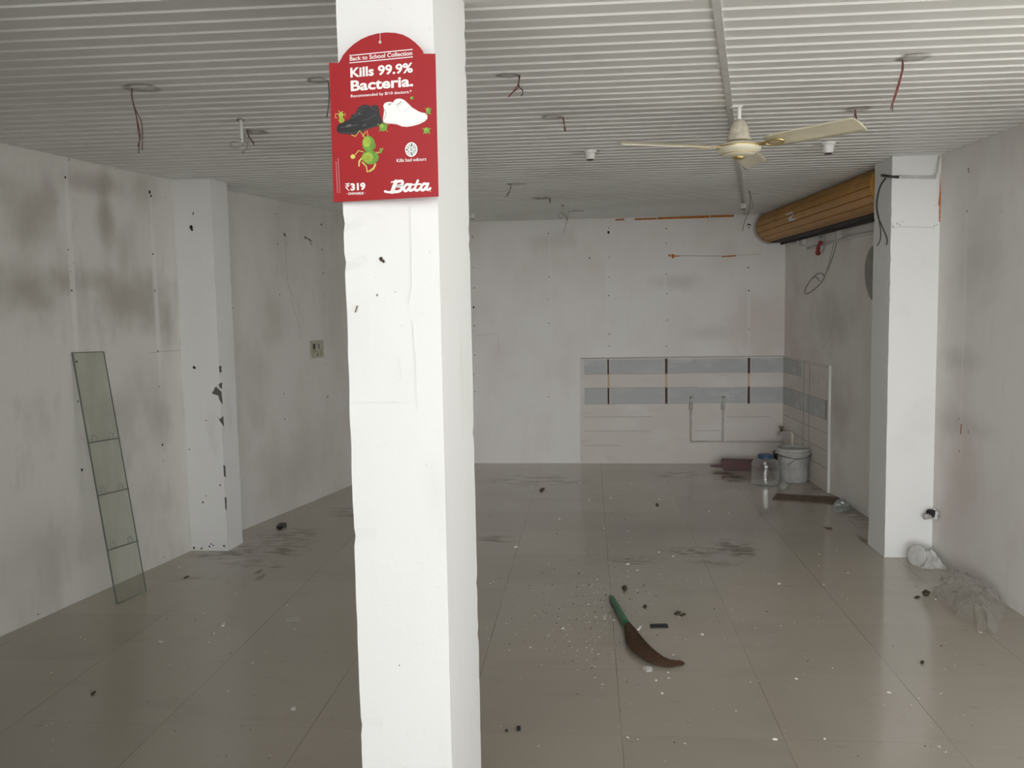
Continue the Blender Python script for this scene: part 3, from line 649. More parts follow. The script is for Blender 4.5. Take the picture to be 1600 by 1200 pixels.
# ------------------------------------------------------------------ wires out of the ceiling
W_RED = mat('red_wire_insulation', (.16, .02, .02), .5); W_BLK = mat('black_wire_insulation', (.02, .018, .018), .5); W_BRN = mat('brown_wire_insulation', (.12, .05, .04), .5)
W_GRY = mat('grey_wire_insulation', (.25, .24, .22), .5); W_STEEL = mat('fan_hook_paint', (.6, .59, .55), .45)
def wires(name, label, cat, strands, group=None, r=.002, top=CEIL):
    """strands: (material, photo polyline); hangs in the plane below where it leaves the ceiling"""
    a = onz(*strands[0][1][0], top); root = thing(name, label, cat, a, group)
    for k, (m, pts) in enumerate(strands):
        Y = a.y+k*.004; P = [ony(x, y, Y+.003*i) for i, (x, y) in enumerate(pts)]
        P[0].z = min(max(P[0].z, top-.01), top+.006)
        if abs(P[0].z-top) < .03: P[0].z = top+.004
        bm = B(); tube(bm, smooth_path(P, 4) if len(P) > 2 else P, r, 7); obj('wire', bm, m, root, smooth=True)
    return root
G = 'wire ends left hanging from the ceiling'
wires('hanging_wires', 'long red and brown wire ends dropping from ceiling near the left wall', 'wires', [(W_BRN, [(206.5, 138), (205.5, 150), (210, 168), (215, 190), (219, 212), (217.5, 226), (217, 240)]), (W_BRN, [(206, 139), (206, 152), (212, 172), (220, 188), (222.5, 205), (222, 235)]), (W_RED, [(206, 139), (207, 156), (213, 182), (216, 205), (218, 218), (215.5, 229)])], G)
wires('hanging_wires', 'thin black wire dropping just beside the left edge of the red card', 'wires', [(W_BLK, [(512.5, 126), (514, 140), (514, 160), (510.5, 184)])], G)
wires('hanging_wires', 'twisted red pair with a black curl, nearest the middle column', 'wires', [(W_RED, [(812.5, 119), (811, 128), (809, 138), (800, 145), (794, 152)]), (W_RED, [(812, 119), (810, 130), (806, 138), (797, 149), (796, 150)]), (W_BLK, [(811, 126), (811, 135), (816, 140), (817, 146), (814, 150)])], G)
wires('hanging_wires', 'short straight red wire end left of the fan blade tip', 'wires', [(W_RED, [(879, 184), (881, 192), (883, 199), (884, 206)]), (W_BRN, [(880, 184), (882, 193), (882, 205)])], G)
wires('hanging_wires', 'dark red wire end slanting down over the back part of the room', 'wires', [(W_BRN, [(798.5, 289), (797, 297), (793, 303), (789.5, 309)]), (W_RED, [(798.5, 289), (796.5, 298), (794, 304), (793, 307)])], G)
wires('hanging_wires', 'tiny black wire stub in the ceiling before the far hook rod', 'wires', [(W_BLK, [(859, 310), (859.2, 313), (859.2, 317)])], G, .0045)
wires('hanging_wires', 'long red wire bundle dropping from the ceiling patch at upper right', 'wires', [(W_RED, [(1409, 94), (1410, 105), (1405, 125), (1398, 148), (1391, 171)]), (W_RED, [(1410, 94), (1411.5, 106), (1405, 130), (1399, 152), (1393, 165)]), (W_BRN, [(1410.5, 94), (1411, 108), (1403, 140), (1396, 158), (1393.5, 166)]), (W_BLK, [(1410, 94), (1408, 118), (1401, 145), (1395.5, 160), (1394.5, 174)])], G)
wires('hanging_wires', 'loose brown wire ends over the tip of the fan blade', 'wires', [(W_BRN, [(1336, 172), (1335, 180), (1333, 190)]), (W_RED, [(1336.5, 172), (1338, 182), (1340.5, 195)]), (W_BRN, [(1336, 172), (1337, 185), (1340, 193), (1339, 201)])], G)
wires('hanging_wires', 'long black wire drooping before the corner of the rolled shutter', 'wires', [(W_BLK, [(1170.5, 298), (1172.5, 310), (1171, 328), (1164, 345), (1160, 361)]), (W_GRY, [(1171, 306), (1175, 314), (1177, 325)])], G)
def hook_rod(label, top, bot, r, strands):
    a = onz(*top, CEIL); root = thing('fan_hook_rod', label, 'hook rod', a)
    e = ony(*bot, a.y); bm = B(); tube(bm, [Vector((a.x, a.y, CEIL+.005)), e], r, 12); obj('rod', bm, W_STEEL, root)
    bm = B(); lathe(bm, (a.x, a.y, CEIL-.006), [(r*1.9, 0), (r*1.9, .008), (0, .008)], 14); obj('collar', bm, W_GRY, root)
    bm = B(); q = a.lerp(e, .87); tube(bm, [q+Vector((0, -r-.0008, 0)), q+Vector((0, -r+.002, 0))], r*.35, 8); obj('bolt_hole', bm, W_BLK, root)
    for m, pts in strands:
        P = smooth_path([ony(x, y, a.y-.01+.006*i) for i, (x, y) in enumerate(pts)], 4); bm = B(); tube(bm, P, r*.22, 6); obj('wire', bm, m, root, smooth=True)
hook_rod('white drilled fan rod with a curled wire, ceiling near left column', (376, 186.5), (378, 223), .0085, [(W_GRY, [(368, 221.5), (362, 222), (360, 227), (366, 231), (374, 229.5), (379, 225), (384, 214), (380, 212), (382, 209)])])
wires('hanging_wires', 'brown wire ends beside the white drilled rod near the left column', 'wires', [(W_BRN, [(385, 202), (388, 212), (393, 219), (397.5, 227)]), (W_BRN, [(385, 202), (389, 213), (394, 221), (398, 222)]), (W_GRY, [(390, 219), (386, 230), (381, 235), (379, 239), (382, 239.5)])], G, .0025)
hook_rod('thin grey fan rod with looped wire, ceiling close to back wall', (879.5, 320.5), (880, 343), .007, [(W_BLK, [(882, 337), (878, 333), (873, 335), (872.5, 340), (876, 341.5), (880, 336), (885, 341), (888, 346)])])
wires('hanging_wires', 'long dark wire beside the thin rod, its end before the back wall', 'wires', [(W_GRY, [(888.5, 330), (886.5, 340), (884, 352), (881, 364)]), (W_GRY, [(880, 331), (885, 338), (887, 344)])], G)

# ------------------------------------------------------------------ bulb holders
HOLD = mat('bulb_holder_plastic', (.85, .85, .82), .35); HDARK = mat('holder_mouth', (.07, .04, .025), .6)
def holder(label, x, y, r, drop):
    a = onz(x, y, CEIL); root = thing('bulb_holder', label, 'bulb holder', a, 'empty bulb holders on the ceiling'); z = CEIL-.001
    bm = B(); lathe(bm, (a.x, a.y, 0), [(0, z+.004), (r*1.25, z+.004), (r*1.25, z-.006), (r*1.1, z-.01), (0, z-.01)], 28); obj('base_plate', bm, HOLD, root, smooth=False)
    bm = B(); lathe(bm, (a.x, a.y, 0), [(0, z-.006), (r*1.02, z-.006), (r, z-drop*.5), (r*.85, z-drop*.85), (r*.7, z-drop), (r*.55, z-drop), (r*.5, z-drop*.6), (0, z-drop*.6)], 28); obj('cup', bm, HOLD, root, smooth=True)
    bm = B(); lathe(bm, (a.x, a.y, 0), [(r*.71, z-drop+.003), (r*.71, z-drop-.003), (r*.5, z-drop-.003), (r*.45, z-drop*.7), (0, z-drop*.7)], 24); obj('mouth_ring', bm, HDARK, root, smooth=False)
    return root
h = holder('white bulb holder on the ceiling under the left fan blade', 922, 235.5, .029, .048)
a = wloc(h); bm = B(); tube(bm, [a+Vector((.03, 0, -.004)), a+Vector((.045, 0, -.006)), a+Vector((.05, .002, -.002))], .004, 6); obj('stub_wire', bm, W_GRY, h)
holder('white bulb holder on the ceiling under the right fan blade', 1294.5, 223, .031, .056)
holder('small white bulb holder at the end of the ceiling strip before back wall', 1161.5, 318, .027, .046)
holder('small white bulb holder half hidden by the middle column', 738, 334, .024, .046)

# ------------------------------------------------------------------ rolled-up shutter along the right wall
def shutter():
    orange = mat('shutter_ochre_paint', (.50, .25, .045), .45, var=.15, scale=6); dark = mat('shutter_rail_shade_dark', (.035, .03, .028), .6); plas = mat('plaster_patch_grey', (.55, .54, .51), .85, var=.15, scale=9)
    d = RW.u; n = RW.n; r = .140
    def axis(y, z=2.350): 
        p = RW.a + d*((y-RW.a.y)/d.y) + n*.152; p.z = z; return p
    A, Bp = axis(5.93), axis(8.862)
    root = thing('rolling_shutter', 'ochre rolled-up shutter drum along the top of the right wall', 'shutter', axis(7.4))
    e1 = n; e2 = Vector((0, 0, 1)); bm = B(); N_ = 15; ring = []
    for k in range(N_):                                   # slats wound on the drum: flats with a groove between them
        a0, a1 = 2*PI*(k+.07)/N_, 2*PI*(k+.93)/N_
        ring += [(a0, r), ((a0*2+a1)/3, r*1.004), ((a0+a1*2)/3, r*1.004), (a1, r), (2*PI*(k+1)/N_, r-.009)]
    ra = [bm.verts.new(A+(e1*math.cos(a)+e2*math.sin(a))*q) for a, q in ring]; rb = [bm.verts.new(Bp+(e1*math.cos(a)+e2*math.sin(a))*q) for a, q in ring]
    for k in range(len(ring)): bm.faces.new([ra[k], ra[(k+1) % len(ring)], rb[(k+1) % len(ring)], rb[k]])
    bm.faces.new(ra); bm.faces.new(rb[::-1]); bmesh.ops.recalc_face_normals(bm, faces=bm.faces); obj('drum', bm, orange, root)
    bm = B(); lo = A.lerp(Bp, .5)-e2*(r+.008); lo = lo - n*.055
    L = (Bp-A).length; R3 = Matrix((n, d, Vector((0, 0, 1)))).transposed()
    box(bm, lo, (.10, L*.985, .016), rot=R3); box(bm, lo-n*.045-e2*.012, (.012, L*.985, .03), rot=R3); obj('rail_and_shade', bm, dark, root)  # dark rail that also stands in for the shade under the drum
    # paper stuck on the drum
    bm = B(); 
    def on_drum(x, y):
        dd = ray(x, y); best = None
        o = EYEV-A; u = d; dp = dd-u*dd.dot(u); op = o-u*o.dot(u); rr = r*1.004+.0012
        qa, qb, qc = dp.dot(dp), 2*dp.dot(op), op.dot(op)-rr*rr; disc = qb*qb-4*qa*qc
        if disc < 0: return None
        t = (-qb-math.sqrt(disc))/(2*qa); return EYEV+dd*t
    for q in ([(1227, 334), (1239, 330), (1239.5, 333), (1229, 337)], [(1231, 341), (1240, 334.5), (1244, 343), (1233, 346)]):
        pts = [on_drum(*p) for p in q]
        if all(pts): face(bm, pts)
    obj('paper_label', bm, mat('torn_white_paper', (.72, .71, .68), .7), root)['label'] = 'torn white paper stuck on the drum'
    # wall bracket
    bm = B(); c = RW.hit(1311, 362, .02); box(bm, c, (.05, .03, .11), rot=R3); box(bm, c+d*.11+Vector((0, 0, .02)), (.03, .16, .02), rot=R3); obj('bracket', bm, mat('bracket_grey', (.55, .54, .52), .5), root)
    # boxed plaster round the drum's end on the back wall
    bm = B(); c = BW.hit(1184, 350, .01)
    o = BW.hit(1196, 352)
    seg = []
    for k in range(13):
        a = PI*.5+ (PI*1.02)*k/12; q = Bp + Vector((math.cos(a)*(r+.012), 0, math.sin(a)*(r+.012))); q = q + BW.n*0
        q.y = BW.hit(1190, 350).y-.012; q.z = min(q.z, CEIL-.002); seg.append(q)
    tube(bm, seg, .012, 8); obj('end_plaster', bm, plas, root, smooth=True)
shutter()

# ------------------------------------------------------------------ pipes, cables and rag high on the right wall
def right_wall_fittings():
    pvc = mat('conduit_white_pvc', (.62, .61, .58), .5, var=.1)
    root = thing('conduit_pipe', 'white conduit pipe running along the right wall below the shutter drum', 'pipe', RW.hit(1290, 382, .02))
    bm = B(); tube(bm, [RW.hit(1262, 388, .016), RW.hit(1300, 378, .016), RW.hit(1369, 361, .016)], .012, 10); obj('pipe', bm, pvc, root, smooth=True)
    for x, y in ((1326, 371.5), (1286, 381.5)):
        bm = B(); p = RW.hit(x, y, .014); tube(bm, [p-RW.u*.012, p+RW.u*.012], .018, 12); obj('clamp', bm, pvc, root)
    def small_box(label, x, y, s):
        c = RW.hit(x, y, s[0]/2+.001); R3 = Matrix((RW.n, RW.u, Vector((0, 0, 1)))).transposed(); bm = B(); box(bm, c, s, rot=R3); rt_ = thing('junction_box', label, 'box', c); obj('cover', bm, pvc, rt_, bevel=.004)
        bm = B(); lathe(bm, c+RW.n*s[0]/2, [(0, .006), (.008, .006), (.008, 0)], 10, axis=RW.n); obj('screw', bm, W_GRY, rt_)
    small_box('small white junction box under the far end of the shutter drum', 1240, 377, (.03, .09, .04)); small_box('white plaster-splashed junction box beside the small one under the drum', 1254, 376, (.04, .11, .085))
    # red rag or plug hanging on the pipe
    c = RW.hit(1281, 386, .03); root = thing('red_plug', 'dark red plug hanging on the conduit under the shutter drum', 'plug', c)
    bm = B(); P = [RW.hit(1283, 377, .03), RW.hit(1281, 384, .04), RW.hit(1279, 391, .04), RW.hit(1277.5, 398, .035)]; tube(bm, smooth_path(P, 4), [.018]*4+[.024]*4+[.022]*4+[.012], 8); obj('body', bm, mat('plug_red', (.28, .03, .025), .5), root, smooth=True)
    bm = B(); tube(bm, [RW.hit(1283, 376, .03), RW.hit(1284.5, 374, .02), RW.hit(1282, 372, .02)], .02, 8); obj('socket_end', bm, pvc, root)
    bm = B(); tube(bm, [RW.hit(1284, 384, .045), RW.hit(1284, 388, .045), RW.hit(1283, 392, .042)], .012, 8); obj('white_flap', bm, pvc, root)
    # thin wire with an oval loop
    a = RW.hit(1311, 366, .02); root = thing('looped_wire', 'thin grey wire ending in an oval loop on the right wall', 'wire', a)
    bm = B(); tube(bm, [RW.hit(x, y, .02) for x, y in ((1310, 366), (1304, 392), (1297, 413), (1289, 430))], .0035, 6)
    tube(bm, [RW.hit(x, y, .018) for x, y in ((1303, 380), (1297, 403), (1291.5, 424))], .0025, 6); obj('wire', bm, W_GRY, root)
    bm = B(); lp = [(1288, 431), (1284, 427.5), (1277, 428), (1268, 436), (1260, 448), (1257.5, 457), (1262, 458.5), (1272, 452), (1282, 443), (1287.5, 434), (1288, 431)]
    tube(bm, smooth_path([RW.hit(x, y, .02) for x, y in lp], 4), .0045, 6); tube(bm, [RW.hit(x, y, .02) for x, y in ((1268, 436), (1275, 432), (1280, 439))], .0035, 6); obj('loop', bm, W_GRY, root, smooth=True)
    # cable and conduit on the right column
    Yf = 5.566
    root = thing('column_conduit', 'white conduit elbow on the upper face of the right column', 'conduit', ony(1430, 277, Yf))
    bm = B(); P = [ony(x, y, Yf-.008) for x, y in ((1404, 276), (1430, 276.5), (1462, 277))]; tube(bm, P, .0095, 10); obj('pipe', bm, pvc, root, smooth=True)
    bm = B(); P = [ony(1461, 276, Yf-.006), ony(1464, 268, Yf-.006), ony(1468, 243, Yf-.006)]; P[2].z = min(P[2].z, CEIL); tube(bm, P, .0065, 8); obj('riser', bm, W_STEEL, root, smooth=True)
    root = thing('hanging_cable', 'black cable from the column conduit drooping down beside the shutter', 'cable', ony(1392, 276, Yf-.01))
    bm = B(); P = [ony(x, y, Y) for x, y, Y in ((1404, 276.5, Yf-.012), (1394, 276, Yf-.012), (1386, 275, Yf-.02), (1378, 274, 5.62))]; tube(bm, P, [.009, .007, .008, .009], 8); obj('sleeve', bm, W_BLK, root, smooth=True)
    LPT = Wall((1.844, 5.570), (1.839, 5.880)) 
    bm = B(); P = [ony(x, y, 5.60+.004*i) for i, (x, y) in enumerate(((1384, 278), (1376, 290), (1371, 308), (1370, 325), (1373, 342)))]; tube(bm, smooth_path(P, 4), .0055, 7); obj('cable', bm, W_BLK, root, smooth=True)
    for pts in (((1373, 342), (1376, 360), (1375, 376), (1370, 384)), ((1373, 342), (1380, 358), (1386, 374), (1385, 383))):
        P = [ony(x, y, 5.56+.003*i) for i, (x, y) in enumerate(pts)]; bm = B(); tube(bm, smooth_path(P, 4), .0035, 6); obj('wire_end', bm, W_BLK, root, smooth=True)
right_wall_fittings()

# ------------------------------------------------------------------ water pipes and taps at the splashback
def plumbing():
    old = mat('limewashed_pipe', (.60, .56, .52), .6, var=.15, scale=20); br = mat('tap_dull_chrome', (.55, .53, .49), .4, metal=.2); brass = mat('tap_dark_brass', (.16, .13, .1), .4, metal=.5); ivory = mat('elbow_ivory_plastic', (.66, .6, .5), .5)
    off = .022
    root = thing('water_pipe', 'limewashed water pipe with two upright branches on the tiled back wall', 'pipe', BW.hit(1105, 690, off))
    z = BW.hit(1105, 690, off).z
    def at(x, y):
        return BW.hit(x, y, off)
    bm = B(); a, b = at(1079, 690), at(1224, 690); a.z = b.z = z; tube(bm, [a, b], .009, 10); obj('main_pipe', bm, old, root, smooth=True)
    for x in (1079.5, 1129.5):
        bm = B(); p = at(x, 640); q = Vector((p.x, p.y, z)); tube(bm, [q, p], .010, 10); obj('riser', bm, old, root, smooth=True)
        bm = B(); p2 = at(x+.5, 629); tube(bm, [p, at(x, 632), p2], [.02, .02, .016], 10); e = p2+BW.n*.05; tube(bm, [p2, p2+BW.n*.05], .014, 10); tube(bm, [p2+BW.n*.03-Vector((0, 0, .005)), p2+BW.n*.03+Vector((0, 0, .055))], [.016, .012], 10); sp = obj('stop_valve', bm, br, root, smooth=True)
        bm = B(); c = p2+BW.n*.03+Vector((0, 0, .06)); box(bm, c, (.035, .012, .014)); obj('handle', bm, brass, sp, bevel=.003)
    # bib tap in the corner
    e = RW.hit(1238, 690, .03); root = thing('tap', 'old tap on an ivory elbow pipe above the white bucket', 'tap', e)
    bm = B(); tube(bm, smooth_path([RW.hit(1239, 703, .05), RW.hit(1238, 690, .05), RW.hit(1238, 679, .05), RW.hit(1233, 676, .06)], 4), .017, 10); obj('elbow_pipe', bm, ivory, root, smooth=True)
    c = RW.hit(1233, 676, .06); f = (BW.hit(1219, 676, .22)-c)
    bm = B(); tube(bm, [c, c+f*.5, c+f*.9], [.013, .012, .015], 10); tube(bm, smooth_path([c+f*.9, c+f*1.1-Vector((0, 0, .005)), c+f*1.15-Vector((0, 0, .03))], 3), .012, 10); obj('tap_body', bm, br, root, smooth=True)
    bm = B(); q = c+f*.85; tube(bm, [q, q+Vector((0, 0, .05))], [.012, .016], 10); box(bm, q+Vector((0, 0, .055)), (.05, .014, .016)); obj('handle', bm, brass, root)
plumbing()

# ------------------------------------------------------------------ switch board on the left wall
def switches():
    c = LW2.hit(495, 545.5, .006); plate = mat('switch_plate_yellowed', (.47, .45, .36), .5, var=.2, scale=30); R3 = Matrix((LW2.n, LW2.u, Vector((0, 0, 1)))).transposed()
    a, b = LW2.hit(486, 545), LW2.hit(505.5, 545); wd = (b-a).length; ht = abs(LW2.hit(495, 532).z-LW2.hit(495, 559).z)
    root = thing('switch_board', 'yellowed electric switch board with black gaps on the left wall', 'switch board', c)
    bm = B(); box(bm, c, (.014, wd, ht), rot=R3); obj('plate', bm, plate, root, bevel=.003)
    def bit(nm, u, v, du, dv, m, dep=.008):
        bm = B(); box(bm, c+LW2.n*.008+LW2.u*(u*wd)+Vector((0, 0, v*ht)), (dep, du*wd, dv*ht), rot=R3); obj(nm, bm, m, root, bevel=.001)
    bit('empty_slot', -.27, .17, .15, .31, W_BLK, .003); bit('switch', -.02, .16, .12, .3, plate); bit('empty_slot', .1, .16, .07, .28, W_BLK, .003); bit('switch', .28, .16, .14, .3, plate)
    bit('switch', -.2, -.17, .16, .22, plate); bit('switch', .28, -.2, .2, .3, mat('switch_brownish', (.42, .35, .28), .5)); bit('socket', .02, -.2, .2, .24, plate)
    for u, v in ((-.22, -.1), (.0, -.33)): bit('pin_hole', u, v, .04, .1, W_BLK, .010)
switches()

# ------------------------------------------------------------------ glass sheet leaning on the left wall
def glass():
    g = bpy.data.materials.new('greenish_clear_glass'); g.use_nodes = True; N, L = nodes(g); p = N['Principled BSDF']; outp = N['Material Output']
    p.inputs['Base Color'].default_value = (.38, .40, .35, 1); p.inputs['Roughness'].default_value = .12
    tr = N.new('ShaderNodeBsdfTransparent'); tr.inputs[0].default_value = (.925, .932, .905, 1); mx = N.new('ShaderNodeMixShader'); fr = N.new('ShaderNodeLayerWeight'); fr.inputs[0].default_value = .25
    nz = N.new('ShaderNodeTexNoise'); nz.inputs['Scale'].default_value = 5; nz.inputs['Detail'].default_value = 5; mp = N.new('ShaderNodeMapRange'); L.new(nz.outputs[0], mp.inputs[0]); mp.inputs[1].default_value = .3; mp.inputs[2].default_value = .7; mp.inputs[3].default_value = .01; mp.inputs[4].default_value = .06
    ad = N.new('ShaderNodeMath'); ad.operation = 'ADD'; ad.use_clamp = True; fh = N.new('ShaderNodeMath'); fh.operation = 'MULTIPLY'; fh.inputs[1].default_value = .25; L.new(fr.outputs['Facing'], fh.inputs[0]); L.new(fh.outputs[0], ad.inputs[0]); L.new(mp.outputs[0], ad.inputs[1])
    L.new(ad.outputs[0], mx.inputs[0]); L.new(tr.outputs[0], mx.inputs[1]); L.new(p.outputs[0], mx.inputs[2]); L.new(mx.outputs[0], outp.inputs[0])
    edge = mat('glass_cut_edge', (.16, .18, .155), .3); clipm = mat('clip_clear_plastic', (.42, .45, .42), .25)
    BL, TL = onz(182, 944.5), LW.hit(112, 551.5, .006); BR = onz(229, 925); TR = LW.hit(160, 550, .006)
    Ux = ((BR-BL)+(TR-TL)).normalized(); W_ = .238; Vz = (TL-BL); Hh = Vz.length; Vz.normalize(); Ux = (Ux-Vz*Ux.dot(Vz)).normalized(); Nn = Ux.cross(Vz); Nn = Nn if Nn.dot(LW.n) > 0 else -Nn
    root = thing('glass_sheet', 'tall narrow greenish glass sheet leaning against the left wall', 'glass sheet', BL)
    R3 = Matrix((Ux, Vz, Nn)).transposed(); c = BL+Ux*W_/2+Vz*Hh/2+Vector((0, 0, .003))
    bm = B(); box(bm, c, (W_-.004, Hh-.004, .005), rot=R3); obj('pane', bm, g, root)
    bm = B()
    for sx, w_, h_ in ((-1, .006, Hh), (1, .0018, Hh)): box(bm, c+Ux*sx*(W_/2-w_/2), (w_, h_, .0065), rot=R3)
    for sy in (-1, 1): box(bm, c+Vz*sy*(Hh/2-.002), (W_, .004, .0065), rot=R3)
    obj('edge', bm, edge, root)
    for (y1, y2) in ((693, 687), (775.5, 767), (861, 850)):
        def onp(x, y):
            d = ray(x, y); p0 = BL+Nn*.006; return EYEV+d*((p0-EYEV).dot(Nn)/d.dot(Nn))
        xl = 112+(182-112)*(y1-551)/(944-551)+1; v = (onp(xl, y1)-BL).dot(Vz)
        bm = B(); box(bm, c+Vz*(v-Hh/2)+Nn*.006, (W_*.98, .0075, .010), rot=R3); ld = obj('ledge_strip', bm, edge, root)
        for u in (.2, .75):
            bm = B(); q = BL+Ux*W_*u+Vz*(v+.022)+Nn*.0055+Vector((0, 0, .003)); ring = [q+(Ux*math.cos(t)+Vz*math.sin(t))*.016 for t in [-.4+(PI+.8)*k/12 for k in range(13)]]
            tube(bm, [q+Ux*.015-Vz*.018]+ring+[q-Ux*.015-Vz*.018], .004, 6); obj('clip', bm, clipm, ld, smooth=True)
    bm = B(); q = BL+Ux*.02+Vz*(Hh-.05)+Nn*.004; lathe(bm, q, [(0, .003), (.005, .003), (.005, -.002)], 10, axis=Nn); obj('drill_hole', bm, W_BLK, root)
glass()

# ------------------------------------------------------------------ broom on the floor
def broom():
    green = mat('broom_green_plastic', (.03, .16, .075), .4, var=.2, scale=20); straw = mat('broom_brown_grass', (.105, .055, .028), .8, var=.4, scale=90)
    a, b = onz(955, 937), onz(980, 982.5); root = thing('broom', 'grass broom with a green handle lying in the middle of the floor', 'broom', b)
    bm = B(); n = 12; P = [a.lerp(b, t)+Vector((0, 0, .017)) for t in [i/n for i in range(n+1)]]
    tube(bm, [P[0]-(b-a).normalized()*.012]+P, [.006, .0125]+[.0155, .0165]+[.0165+.0003*i for i in range(n-2)], 18); obj('handle', bm, green, root, smooth=True)
    Lp = [(975, 984.5), (976.5, 1000), (979, 1012), (986, 1021), (998, 1029), (1012, 1037), (1025, 1042), (1040, 1044), (1056, 1042.5), (1062, 1040)]
    Rp = [(985.5, 980.5), (993, 990), (1001, 1000.5), (1009, 1009), (1017, 1017), (1027, 1025), (1037, 1031), (1047, 1034), (1058, 1034.5), (1065, 1037)]
    Hs = [.034, .036, .036, .034, .03, .026, .02, .014, .009, .005]
    bm = B(); rows = []
    for (l, r_, h) in zip(Lp, Rp, Hs):
        l, r_ = onz(*l), onz(*r_); c = (l+r_)/2; hw = (r_-l)/2; k = 14
        rows.append([bm.verts.new(c+hw*math.cos(t)*.97+Vector((0, 0, h/2+h/2*math.sin(t)*.95+.001))) for t in [2*PI*i/k for i in range(k)]])
    for p, q in zip(rows, rows[1:]):
        for i in range(len(p)): bm.faces.new([p[i], p[(i+1) % len(p)], q[(i+1) % len(p)], q[i]])
    bm.faces.new(rows[0][::-1]); bm.faces.new(rows[-1]); r3 = random.Random(5)
    for s in range(170):                                   # single stalks over the bundle, their ends straggling
        u = r3.uniform(-1, 1); jz = r3.random(); P = []; st = r3.randint(0, 3); en = r3.randint(7, 9)
        for i in range(st, en+1):
            l, r_ = onz(*Lp[i]), onz(*Rp[i]); c = (l+r_)/2; hw = (r_-l)/2; uu = u*(1+.02*(i-4)*(r3.random()-.3))
            P.append(c+hw*uu+Vector((0, 0, Hs[i]*(.5+.5*math.sqrt(max(0, 1-u*u*.95))*(.6+.42*jz))+.001)))
        e = P[-1]-P[-2]; P.append(P[-1]+e*r3.uniform(.1, .8)+Vector((r3.uniform(-.008, .008), r3.uniform(-.008, .008), max(-.001, r3.uniform(-.002, .003)))))
        for q in P: q.z = max(q.z, .0014)
        tube(bm, P, [.0013]*(len(P)-1)+[.0006], 4)
    obj('bristles', bm, straw, root)
broom()

